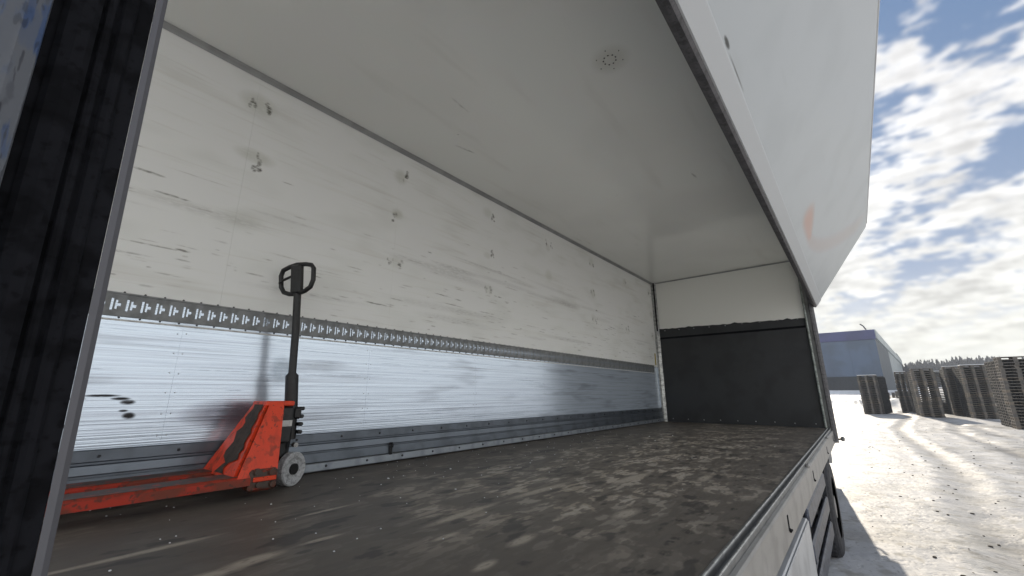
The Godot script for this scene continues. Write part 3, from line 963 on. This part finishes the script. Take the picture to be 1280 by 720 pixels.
	for z in [-3.9, -4.6, -5.25]:
		st = mb()
		span(st, Vector3(-0.045, 0.36, z), Vector3(-0.0005, 1.0, z - 0.05), 0.005)
		obj("guard_stanchion", st, M.chassis, t)
	st = mb()  # added dark sheet standing in for the shade under the body
	span(st, Vector3(-0.20, 0.30, -3.56), Vector3(-0.15, 1.0, -5.42), 0.006)
	obj("underside_shade_panel", st, M.chassis, t)
	# mudguard over the rear-most visible wheel
	st = mb()
	var mg := PackedVector2Array()
	for k in 13:
		var a := PI * k / 12.0
		mg.append(Vector2(cos(a) * 0.60, sin(a) * 0.56))
	for k in 13:
		var a := PI * (12 - k) / 12.0
		mg.append(Vector2(cos(a) * 0.575, sin(a) * 0.535))
	prism(st, mg, Vector3(-0.30, 0.50, -6.1), Vector3(0, 0, 1), Vector3.UP, Vector3(0.32, 0, 0))
	obj("mudguard", st, M.chassis, t)
	st = mb()      # side marker lamp on a rubber stalk
	tube(st, PackedVector3Array([Vector3(0.04, 1.03, -8.22), Vector3(0.09, 1.035, -8.22), Vector3(0.125, 1.04, -8.22)]), 0.012, 7)
	var mk := obj("marker_stalk", st, M.rubber, t)
	st = mb()
	box(st, Vector3(0.145, 1.045, -8.22), Vector3(0.05, 0.06, 0.07), 0.014)
	obj("marker_lamp", st, M.alu_dark, mk)
	# driver's cab ahead of the body
	st = mb()
	prism(st, PackedVector2Array([Vector2(-8.62, 0.55), Vector2(-8.62, 3.45), Vector2(-8.75, 3.58), Vector2(-10.35, 3.45), Vector2(-10.72, 2.55), Vector2(-10.82, 1.6), Vector2(-10.85, 0.45), Vector2(-10.65, 0.38), Vector2(-10.62, 0.55), Vector2(-10.45, 0.95), Vector2(-10.1, 1.08), Vector2(-9.75, 0.95), Vector2(-9.55, 0.55)]), Vector3(-2.45, 0, 0), Vector3(0, 0, 1), Vector3.UP, Vector3(2.28, 0, 0))
	var cab := obj("cab", st, M.white_shell, t)
	st = mb()
	prism(st, PackedVector2Array([Vector2(-9.45, 1.75), Vector2(-9.45, 2.65), Vector2(-10.40, 2.65), Vector2(-10.62, 1.75)]), Vector3(-0.1695, 0, 0), Vector3(0, 0, 1), Vector3.UP, Vector3(0.006, 0, 0))
	obj("side_window", st, M.glass, cab)
	st = mb()
	quad(st, Vector3(-2.35, 3.25, -10.437), Vector3(-0.3, 3.25, -10.437), Vector3(-0.3, 1.9, -10.798), Vector3(-2.35, 1.9, -10.798), Vector3(0, 0.3, -1))
	obj("windscreen", st, M.glass, cab)
	st = mb()
	prism(st, PackedVector2Array([Vector2(-8.65, 3.60), Vector2(-8.65, 4.02), Vector2(-8.9, 4.05), Vector2(-10.2, 3.50)]), Vector3(-2.35, 0, 0), Vector3(0, 0, 1), Vector3.UP, Vector3(2.08, 0, 0))
	obj("roof_deflector", st, M.white_shell, cab)
	st = mb()
	tube(st, PackedVector3Array([Vector3(-0.17, 2.80, -10.3), Vector3(-0.10, 2.86, -10.36), Vector3(-0.07, 2.72, -10.36)]), 0.016, 6)
	tube(st, PackedVector3Array([Vector3(-0.17, 1.85, -10.4), Vector3(-0.10, 1.90, -10.38), Vector3(-0.07, 2.0, -10.36)]), 0.016, 6)
	box(st, Vector3(-0.075, 2.40, -10.35), Vector3(0.12, 0.62, 0.24), 0.03)
	obj("mirror", st, M.chassis, cab)


func along_y(st: SurfaceTool, pts: PackedVector2Array, y0: float, y1: float) -> void:    # pts are (x, z)
	prism(st, pts, Vector3(0, y0, 0), Vector3.RIGHT, Vector3(0, 0, 1), Vector3(0, y1 - y0, 0))


func wheel(t: Node3D, at: Vector3) -> void:
	var st := mb()
	var prof := [[0.30, 0.15], [0.44, 0.15], [0.48, 0.135], [0.50, 0.11], [0.50, -0.11], [0.48, -0.135], [0.44, -0.15], [0.30, -0.15]]
	var seg := 40
	for k in seg:
		var a0 := TAU * k / seg
		var a1 := TAU * (k + 1) / seg
		for i in prof.size() - 1:
			var q := []
			for p in [[i, a0], [i + 1, a0], [i + 1, a1], [i, a1]]:
				var r: float = prof[p[0]][0]
				q.append(at + Vector3(prof[p[0]][1], cos(p[1]) * r, sin(p[1]) * r))
			quad(st, q[0], q[1], q[2], q[3], Vector3(prof[i][1] + prof[i + 1][1], cos(a0) * 0.3, sin(a0) * 0.3))
		for sx in [-0.075, 0.0, 0.075]:
			var am := a0 + (0.06 if sx == 0.0 else 0.0)
			box(st, at + Vector3(sx, cos(am) * 0.505, sin(am) * 0.505), Vector3(0.062, 0.022, 0.05), 0.004, Basis(Vector3.RIGHT, am))
	var w := obj("wheel", st, M.tyre, t)
	st = mb()
	cyl(st, at - Vector3(0.10, 0, 0), at + Vector3(0.10, 0, 0), 0.30, 0.30, 24)
	cyl(st, at - Vector3(0.14, 0, 0), at + Vector3(0.14, 0, 0), 0.11, 0.11, 14)
	for k in 10:
		var a := TAU * k / 10.0
		var c := at + Vector3(0, cos(a) * 0.17, sin(a) * 0.17)
		cyl(st, c - Vector3(0.12, 0, 0), c + Vector3(0.12, 0, 0), 0.016, 0.016, 6)
	obj("rim", st, M.alu_dark, w)


# ---------------------------------------------------------------- pallet jack by the wall
func pallet_jack() -> void:
	var o := Vector3(-2.25, FLOOR, -1.135)
	var t := thing("pallet_jack", "scuffed orange hand pallet jack with a black handle parked along the wall", "pallet jack", o)
	# local axes: forks run towards +z; everything below is relative to the point under the steer wheels
	var st: SurfaceTool
	for x in [0.145, -0.145]:
		st = mb()
		var w := 0.08
		# pressed channel: deck with turned-down flanges, tapering at the tip
		prism(st, PackedVector2Array([Vector2(-w, 0.062), Vector2(-w, 0.098), Vector2(-w + 0.012, 0.108), Vector2(w - 0.012, 0.108), Vector2(w, 0.098), Vector2(w, 0.062), Vector2(w - 0.006, 0.062), Vector2(w - 0.006, 0.096), Vector2(-w + 0.006, 0.096), Vector2(-w + 0.006, 0.062)]), Vector3(x, 0, 0.2), Vector3.RIGHT, Vector3.UP, Vector3(0, 0, 1.05))
		var f := obj("fork", st, M.fork_side, t)
		st = mb()
		box(st, Vector3(x, 0.1094, 0.735), Vector3(0.140, 0.002, 1.02))
		obj("fork_deck", st, M.fork_top, f)
		st = mb()
		cyl(st, Vector3(x - 0.05, 0.042, 0.98), Vector3(x + 0.05, 0.042, 0.98), 0.041, 0.041, 14)
		obj("load_roller", st, M.wheel_grey, f)
		st = mb()
		span(st, Vector3(x - 0.06, 0.04, 0.90), Vector3(x - 0.052, 0.077, 1.05), 0.002)
		span(st, Vector3(x + 0.052, 0.04, 0.90), Vector3(x + 0.06, 0.077, 1.05), 0.002)
		cyl(st, Vector3(x, 0.075, 0.2), Vector3(x, 0.065, 0.92), 0.012, 0.012, 8)
		obj("roller_link", st, M.steel, f)
	# A-shaped frame: sloping shield between two side plates
	st = mb()
	var A := [Vector3(-0.085, 0.462, 0.165), Vector3(0.085, 0.462, 0.165), Vector3(0.208, 0.10, 0.315), Vector3(-0.208, 0.10, 0.335)]
	var B := []
	for v in A: B.append(v + Vector3(-v.x * 0.02, -0.010, -0.014))
	quad(st, A[0], A[1], A[2], A[3], Vector3(0, 1, 1))
	quad(st, B[0], B[1], B[2], B[3], Vector3(0, -1, -1))
	for k in 4: quad(st, A[k], A[(k + 1) % 4], B[(k + 1) % 4], B[k], (A[k] + A[(k + 1) % 4]) * 0.5 - Vector3(0, 0.28, 0.29))
	for s in [1.0, -1.0]:
		# side plates run from the top down to the heel of each fork
		var p := [Vector3(s * 0.098, 0.468, 0.145), Vector3(s * 0.100, 0.468, 0.072), Vector3(s * 0.222, 0.10, 0.112), Vector3(s * 0.224, 0.10, 0.30)]
		var q := []
		for v in p: q.append(v - Vector3(s * 0.012, 0.004, 0))
		quad(st, p[0], p[1], p[2], p[3], Vector3(s, 0.4, 0))
		quad(st, q[0], q[1], q[2], q[3], Vector3(-s, -0.4, 0))
		for k in 4: quad(st, p[k], p[(k + 1) % 4], q[(k + 1) % 4], q[k], ((p[k] + p[(k + 1) % 4]) * 0.5 - (p[0] + p[2]) * 0.5))
	span(st, Vector3(-0.101, 0.444, 0.012), Vector3(0.101, 0.471, 0.168), 0.006)
	var frame := obj("frame", st, M.orange, t)
	st = mb()      # greasy brown web between shield and side plate
	# an irregular greasy patch that follows the shield
	var wl := []
	var wr := []
	for k in 15:
		var g := lerpf(0.03, 0.97, k / 14.0)
		var lo: Vector3 = (A[0] as Vector3).lerp(A[3], g) + Vector3(0, 0.0022, 0.0036)
		var hi: Vector3 = (A[1] as Vector3).lerp(A[2], g) + Vector3(0, 0.0022, 0.0036)
		wl.append(lo.lerp(hi, 0.24 + 0.24 * g + 0.08 * sin(k * 1.7) + rng.randf_range(-0.05, 0.05)))
		wr.append(lo.lerp(hi, clampf(0.90 + 0.05 * sin(k * 2.3) - (0.25 if k > 11 else 0.0), 0.0, 0.97)))
	for k in 14: quad(st, wl[k], wl[k + 1], wr[k + 1], wr[k], Vector3(0, 1, 1))
	obj("grease_patch", st, M.brown, frame)
	for s in [1.0, -1.0]:
		st = mb()
		box(st, Vector3(s * 0.185, 0.082, 0.178), Vector3(0.09, 0.105, 0.135), 0.012)
		var heel := obj("fork_heel", st, M.fork_top, t)
		for q in [[0.215, 0.125], [0.145, 0.118], [0.20, 0.062], [0.135, 0.058]]:
			st = mb()
			cyl(st, Vector3(s * 0.2285, q[1], q[0]), Vector3(s * 0.243, q[1], q[0]), 0.018, 0.016, 6)
			obj("heel_bolt", st, M.fork_top, heel)
		st = mb()
		box(st, Vector3(s * 0.235, 0.088, 0.175), Vector3(0.010, 0.022, 0.11), 0.003)
		obj("heel_rib", st, M.orange, heel)
	# hydraulic pump
	st = mb()
	span(st, Vector3(-0.062, 0.235, -0.005), Vector3(0.075, 0.442, 0.10), 0.012)
	cyl(st, Vector3(0, 0.16, 0.03), Vector3(0, 0.443, 0.03), 0.05, 0.05, 14)
	var pump := obj("hydraulic_pump", st, M.black, t)
	for k in 4:
		st = mb()
		box(st, Vector3(0.02, 0.29 + 0.045 * k, -0.062), Vector3(0.05, 0.022, 0.03), 0.006)
		obj("pump_lug", st, M.black, pump)
	st = mb()
	box(st, Vector3(0.0765, 0.345, 0.038), Vector3(0.003, 0.034, 0.066), 0.001)
	obj("label_plate", st, M.label, pump)
	st = mb()
	cyl(st, Vector3(0.05, 0.222, -0.03), Vector3(0.085, 0.222, -0.03), 0.014, 0.014, 8)
	obj("pump_fitting", st, M.steel, pump)
	# steering: turned a little towards the open side
	var c := Vector3(0.90, 0, -0.44).normalized()          # along the wheel axle and the handle's crossbar
	var fwd := Vector3(-c.z, 0, c.x)
	var hub_at := Vector3(0.02, 0.092, 0.0)
	for s in [1.0, -1.0]:
		st = mb()
		var m0: Vector3 = hub_at + c * (0.055 * s)
		ring_wheel(st, m0, c, 0.052, 0.092, 0.050)
		var w := obj("steer_wheel", st, M.wheel_grey, t)
		st = mb()
		cyl(st, m0 - c * 0.027, m0 + c * 0.027, 0.030, 0.030, 14)
		obj("hub", st, M.black, w)
	st = mb()
	cyl(st, Vector3(0, 0.10, 0.0), Vector3(0, 0.24, 0.0), 0.022, 0.03, 10)
	obj("wheel_fork", st, M.black, t)
	# handle: stout foot, thin shaft, loop with a control column in it
	st = mb()
	tube(st, PackedVector3Array([Vector3(0.0, 0.25, -0.022), Vector3(0.0, 0.42, -0.012), Vector3(0.0, 0.62, 0.008)]), 0.037, 12)
	cyl(st, Vector3(0, 0.62, 0.008), Vector3(0, 0.635, 0.0095), 0.037, 0.024, 12)
	box(st, Vector3(0.0, 0.40, -0.035), Vector3(0.09, 0.07, 0.05), 0.01)
	var hf := obj("handle_foot", st, M.black, t)
	hf.name = "handle_foot"
	st = mb()
	tube(st, PackedVector3Array([Vector3(0, 0.62, 0.008), Vector3(0, 0.9, 0.022), Vector3(0, 1.16, 0.043)]), 0.0225, 12)
	obj("handle_shaft", st, M.black, t)
	var hc := Vector3(0, 1.225, 0.055)
	var up := Vector3(0, 0.995, 0.10)
	st = mb()
	var loop := PackedVector3Array()
	var outline := [Vector2(-0.132, -0.045), Vector2(-0.136, 0.03), Vector2(-0.118, 0.066), Vector2(-0.06, 0.086), Vector2(0.0, 0.098), Vector2(0.07, 0.096), Vector2(0.118, 0.088), Vector2(0.136, 0.066), Vector2(0.134, -0.01), Vector2(0.112, -0.055), Vector2(0.065, -0.080), Vector2(0.0, -0.096), Vector2(-0.06, -0.094), Vector2(-0.108, -0.080)]
	for p in outline: loop.append(hc + c * p.x * 0.9 + up * p.y)
	tube(st, loop, 0.0145, 8, true)
	var lo := obj("handle_loop", st, M.black, t)
	st = mb()
	box(st, hc, Vector3(0.078, 0.196, 0.05), 0.014, Basis(c, up.normalized(), c.cross(up).normalized()))
	obj("control_column", st, M.black, lo)
	st = mb()
	tube(st, PackedVector3Array([hc - c * 0.03 + up * 0.02 + fwd * 0.01, hc - c * 0.09 - up * 0.004 + fwd * 0.015, hc - c * 0.125 - up * 0.022 + fwd * 0.01]), 0.008, 6)
	obj("release_lever", st, M.black, lo)


func ring_wheel(st: SurfaceTool, at: Vector3, axis: Vector3, half: float, r: float, _hub: float) -> void:
	half *= 0.5
	var y := Vector3.UP
	var x := axis.cross(y)
	var prof := [[0.028, 0.55], [0.050, 0.50], [0.058, 0.62], [0.066, 0.95], [0.086, 1.0], [r, 0.72], [r, -0.72], [0.086, -1.0], [0.066, -0.95], [0.058, -0.62], [0.050, -0.50], [0.028, -0.55]]
	var seg := 36
	for k in seg:
		var a0 := TAU * k / seg
		var a1 := TAU * (k + 1) / seg
		for i in prof.size() - 1:
			var q := []
			for p in [[i, a0], [i + 1, a0], [i + 1, a1], [i, a1]]:
				q.append(at + axis * (prof[p[0]][1] * half) + (x * cos(p[1]) + y * sin(p[1])) * prof[p[0]][0])
			quad(st, q[0], q[1], q[2], q[3], axis * (prof[i][1] + prof[i + 1][1]) + (x * cos(a0) + y * sin(a0)) * 0.4)


# ---------------------------------------------------------------- pallets
func pallet_mesh() -> ArrayMesh:
	var st := mb()
	var zs := [-0.3275, -0.165, 0.0, 0.165, 0.3275]
	for i in 5: box(st, Vector3(0, 0.133, zs[i]), Vector3(1.2, 0.022, 0.145 if i % 2 == 0 else 0.10))
	for x in [-0.5275, 0.0, 0.5275]:
		box(st, Vector3(x, 0.111, 0), Vector3(0.145, 0.0219, 0.8))
		for z in [-0.35, 0.0, 0.35]: box(st, Vector3(x, 0.061, z), Vector3(0.1448, 0.078, 0.0998))
	for z in [-0.35, 0.0, 0.35]: box(st, Vector3(0, 0.011, z), Vector3(1.199, 0.0218, 0.0999))
	return st.commit()


func ordinal(n: int) -> String:
	var low := ["", "first", "second", "third", "fourth", "fifth", "sixth", "seventh", "eighth", "ninth", "tenth", "eleventh", "twelfth", "thirteenth", "fourteenth", "fifteenth", "sixteenth", "seventeenth", "eighteenth", "nineteenth", "twentieth"]
	return low[n] if n <= 20 else "twenty-" + low[n - 20]


func pallets() -> void:
	var me := pallet_mesh()
	# x, z, layers, turn in degrees, snow on top, where
	var stacks := [
		[1.30, -47.0, 22, -13.0, true, "the snow-topped stack nearest the truck"],
		[3.75, -52.6, 25, 84.0, true, "the dark narrow stack second from the truck"],
		[4.40, -43.3, 24, 1.0, false, "the broad stack just right of the dark narrow one"],
		[6.40, -51.5, 25, -3.0, true, "the far stack behind the broad row"],
		[6.62, -47.6, 26, -2.0, true, "the stack tucked between the far and blue-shaded stacks"],
		[6.95, -43.2, 25, 0.0, true, "the blue-shaded stack left of the frame-edge stack"],
		[6.72, -31.8, 24, -1.0, false, "the tall near stack cut by the frame edge"],
		[8.10, -32.6, 23, 4.0, false, "the stack behind the near frame-edge stack"],
	]
	for q in stacks:
		var base := ground_y(q[0], q[1]) - 0.01
		var drift := Vector2.ZERO
		for k in q[2]:
			drift += Vector2(rng.randfn(0, 0.004), rng.randfn(0, 0.004))
			var o := obj("wooden_pallet", me, M.wood[(k * 7 + int(q[0] * 10)) % 4 if rng.randf() < 0.6 else rng.randi() % 4])
			o.position = Vector3(q[0] + drift.x + rng.randfn(0, 0.008), base + 0.1442 * k, q[1] + drift.y + rng.randfn(0, 0.008))
			o.rotation.y = deg_to_rad(q[3] + rng.randfn(0, 0.7))
			var top: bool = k == q[2] - 1
			tag(o, ("topmost wooden pallet of " if top else ordinal(q[2] - k) + " pallet from the top of ") + q[5], "pallet", "pallets in " + q[5])
			if top and q[4]:
				var st := mb()
				box(st, Vector3(0, 0.166, 0), Vector3(1.18, 0.042, 0.78), 0.018)
				obj("snow_cap", st, M.snow_cap, o)
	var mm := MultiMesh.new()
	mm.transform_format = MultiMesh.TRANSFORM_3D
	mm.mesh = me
	var back := []  # added rows in the darkened wood, filling the slits of the front stacks
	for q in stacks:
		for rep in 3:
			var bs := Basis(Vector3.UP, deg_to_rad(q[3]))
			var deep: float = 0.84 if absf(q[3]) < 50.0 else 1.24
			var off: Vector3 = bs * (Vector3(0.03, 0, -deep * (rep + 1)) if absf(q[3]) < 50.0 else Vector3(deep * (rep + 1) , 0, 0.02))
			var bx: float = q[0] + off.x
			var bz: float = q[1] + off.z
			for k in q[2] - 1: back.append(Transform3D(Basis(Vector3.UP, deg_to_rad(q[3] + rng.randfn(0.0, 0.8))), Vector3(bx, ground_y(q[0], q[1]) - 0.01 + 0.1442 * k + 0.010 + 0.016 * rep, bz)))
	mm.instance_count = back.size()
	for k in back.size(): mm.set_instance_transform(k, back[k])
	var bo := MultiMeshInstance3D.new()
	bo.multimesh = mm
	bo.material_override = M.wood_shaded
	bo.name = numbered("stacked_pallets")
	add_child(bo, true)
	tag(bo, "added rows of darkened pallets close behind the front stacks to shade their gaps", "pallets", "", "stuff")
	for q in [[3.6, -75.0, 9, 10.0], [5.0, -76.0, 10, 6.0]]:
		var base := ground_y(q[0], q[1]) - 0.02
		var which := "the left" if q[0] < 4.0 else "the right"
		for k in q[2]:
			var o := obj("wooden_pallet", me, M.wood[rng.randi() % 4])
			o.position = Vector3(q[0] + rng.randfn(0, 0.012), base + 0.1442 * k, q[1])
			o.rotation.y = deg_to_rad(q[3])
			tag(o, ("topmost" if k == q[2] - 1 else ordinal(q[2] - k)) + (" pallet" if k == q[2] - 1 else " pallet from the top") + " of " + which + " low far stack by the warehouse", "pallet", "pallets of the low far stacks")


# ---------------------------------------------------------------- warehouse and wood
func warehouse() -> void:
	var t := thing("warehouse", "long blue-grey warehouse with a dark blue band under its roof", "warehouse", Vector3(5.4, 0, -120))
	var gl := 1.9
	# corners in local coordinates: near corner at 0, front runs to -x, side runs back to +x, -z
	var far_v := Vector3(11.5, 0, -120)
	var h := 15.35
	var st := mb()
	quad(st, Vector3(-60, gl, -0.0), Vector3(0, gl, 0), Vector3(0, h - 2.1, 0), Vector3(-60, h - 2.1, 0), Vector3(0, 0, 1))
	quad(st, Vector3(-60, gl, 0), Vector3(-60, h - 2.1, 0), Vector3(-60, h - 2.1, -120), Vector3(-60, gl, -120), Vector3(-1, 0, 0))
	quad(st, Vector3(-60, gl, -120), far_v + Vector3(0, gl, 0), far_v + Vector3(0, h, 0), Vector3(-60, h, -120), Vector3(0, 0, -1))
	var front := obj("wall", st, M.clad, t)
	for k in 16:
		st = mb()
		box(st, Vector3(-3.6 * k - 1.2, (gl + h - 2.1) * 0.5 + 1.7, 0.03), Vector3(0.09, h - 2.1 - gl - 3.5, 0.06), 0.01)
		obj("cladding_seam", st, M.clad, front)
	st = mb()
	box(st, Vector3(-30, h - 1.05, 0.12), Vector3(60.3, 2.1, 0.4), 0.03)
	obj("fascia_band", st, M.fascia, t)
	st = mb()
	box(st, Vector3(-30, gl + 1.7, 0.10), Vector3(60.0, 3.4, 0.2), 0.02)
	obj("plinth", st, M.plinth, t)
	# long side in bays, dark near the corner, paler beyond
	var sd := far_v.normalized()
	var out := Vector3(-sd.z, 0, sd.x)
	var side_n := 12
	for k in side_n:
		var a := far_v * (float(k) / side_n) + out * 0.02
		var b := far_v * (float(k + 1) / side_n - 0.004) + out * 0.02
		st = mb()
		var top := h - 1.9
		for pq in [[a, b]]:
			quad(st, pq[0] + Vector3(0, gl, 0), pq[1] + Vector3(0, gl, 0), pq[1] + Vector3(0, top, 0), pq[0] + Vector3(0, top, 0), out)
			quad(st, pq[0] - out * 0.3 + Vector3(0, gl, 0), pq[1] - out * 0.3 + Vector3(0, gl, 0), pq[1] - out * 0.3 + Vector3(0, top, 0), pq[0] - out * 0.3 + Vector3(0, top, 0), -out)
			quad(st, pq[1] + Vector3(0, gl, 0), pq[1] - out * 0.3 + Vector3(0, gl, 0), pq[1] - out * 0.3 + Vector3(0, top, 0), pq[1] + Vector3(0, top, 0), sd)
		obj("side_panel", st, M.side_dark if k < 4 else M.side_pale, t)
	st = mb()
	box(st, far_v * 0.5 + Vector3(0, h - 0.95, 0) + out * 0.1, Vector3(0.5, 1.9, far_v.length()), 0.03, Basis(out, Vector3.UP, -sd))
	obj("side_fascia", st, M.side_pale, t)
	st = mb()
	var r0 := [Vector3(-60.2, h + 0.05, 0.25), Vector3(0.25, h + 0.05, 0.25), far_v + Vector3(0.2, h + 0.05, 0), Vector3(-60.2, h + 0.05, -120)]
	quad(st, r0[0], r0[1], r0[2], r0[3], Vector3.UP)
	for k in 4: quad(st, r0[k], r0[(k + 1) % 4], r0[(k + 1) % 4] - Vector3(0, 0.06, 0), r0[k] - Vector3(0, 0.06, 0), r0[k] - Vector3(-28, h, -60))
	var roof := obj("roof", st, M.roof_snow, t)
	st = mb()
	tube(st, PackedVector3Array([Vector3(-1.1, h, -0.4), Vector3(-1.5, h + 1.0, -0.4), Vector3(-2.0, h + 1.5, -0.4)]), 0.14, 6)
	obj("roof_spout", st, M.plinth, roof)
	st = mb()
	cyl(st, far_v * 0.97 + Vector3(0, h, 0), far_v * 0.97 + Vector3(-0.8, h + 2.6, 0), 0.35, 0.25, 8)
	obj("roof_vent", st, M.plinth, roof)


func conifer_mesh(sd: int) -> ArrayMesh:
	var r := RandomNumberGenerator.new()
	r.seed = sd
	var st := mb()
	cyl(st, Vector3(0, -1, 0), Vector3(0, 0.9, 0) * 10.0, 0.16, 0.03, 6)
	for k in 150:
		var u := r.randf()
		var y := lerpf(1.6, 10.2, u)
		var reach := (1.0 - u * 0.96) * 2.7 * r.randf_range(0.55, 1.05) + 0.10
		var a := r.randf() * TAU
		var d := Vector3(cos(a), 0, sin(a))
		var sidev := Vector3(-d.z, 0, d.x) * reach * 0.30
		var root := Vector3(0, y, 0)
		var tip := root + d * reach + Vector3(0, -0.34 * reach, 0)
		var m := root.lerp(tip, 0.55)
		tri(st, root + Vector3(0, 0.22, 0), m + sidev + Vector3(0, -0.1, 0), tip, Vector3.UP + d)
		tri(st, root + Vector3(0, 0.22, 0), m - sidev + Vector3(0, -0.1, 0), tip, Vector3.UP + d)
		tri(st, root, m + Vector3(0, -0.45, 0), tip, sidev)
	return st.commit()


func forest() -> void:
	var r := RandomNumberGenerator.new()
	r.seed = 8
	for v in 3:
		var mm := MultiMesh.new()
		mm.transform_format = MultiMesh.TRANSFORM_3D
		mm.mesh = conifer_mesh(200 + v)
		mm.instance_count = 1300
		for i in 1300:
			var z := -r.randf_range(250.0, 330.0)
			var x := r.randf_range(-60.0, 260.0)
			if i % 3 == 0:
				z = -r.randf_range(248.0, 262.0)
			var sc := (0.82 + 0.22 * broad_noise.get_noise_2d(x * 1.2, z * 0.3) + r.randf_range(0.0, 0.24)) * 1.12
			var bs := Basis(Vector3.UP, r.randf() * TAU).scaled(Vector3(sc * r.randf_range(0.8, 1.1), sc, sc * r.randf_range(0.8, 1.1)))
			mm.set_instance_transform(i, Transform3D(bs, Vector3(x, ground_y(x, z) - 0.3, z)))
		var o := MultiMeshInstance3D.new()
		o.multimesh = mm
		o.material_override = M.conifer
		o.name = numbered("conifer_wood")
		add_child(o, true)
		tag(o, "hazy dark conifer wood along the horizon beyond the pallet stacks", "trees", "far conifer wood", "stuff")


# ---------------------------------------------------------------- crumbs of snow and bark
func crumbs() -> void:
	var r := RandomNumberGenerator.new()
	r.seed = 77
	var st := mb()
	box(st, Vector3.ZERO, Vector3(1, 0.7, 0.8), 0.22)
	var me := st.commit()
	var jobs := [["snow_crumbs", M.crumb, 170, "white crumbs of snow scattered over the dark cargo floor", "snow"], ["bark_chips", M.chip, 420, "dark bark chips trodden into the packed snow of the yard", "debris"]]
	for j in jobs:
		var mm := MultiMesh.new()
		mm.transform_format = MultiMesh.TRANSFORM_3D
		mm.mesh = me
		mm.instance_count = j[2]
		for i in j[2]:
			var p: Vector3
			var s: float
			if j[0] == "snow_crumbs":
				p = Vector3(-2.42 + absf(r.randfn(0, 0.75)), FLOOR + 0.001, r.randf_range(-5.5, -0.3))
				p.x = clampf(p.x, -2.42, -0.1)
				s = r.randf_range(0.003, 0.0075) * (1.7 if r.randf() < 0.08 else 1.0)
				p.y += s * 0.3
			else:
				var z := -6.0 - pow(r.randf(), 1.6) * 30.0
				var x := r.randf_range(1.0, 9.0) if r.randf() < 0.7 else r.randf_range(0.3, 3.0)
				s = r.randf_range(0.010, 0.034)
				p = Vector3(x, ground_y(x, z) + s * 0.2, z)
			var bs := Basis(Vector3.UP, r.randf() * TAU).scaled(Vector3(s * r.randf_range(0.8, 1.9), s * 0.8, s))
			mm.set_instance_transform(i, Transform3D(bs, p))
		var o := MultiMeshInstance3D.new()
		o.multimesh = mm
		o.material_override = j[1]
		o.name = numbered(j[0])
		add_child(o, true)
		tag(o, j[3], j[4], "", "stuff")
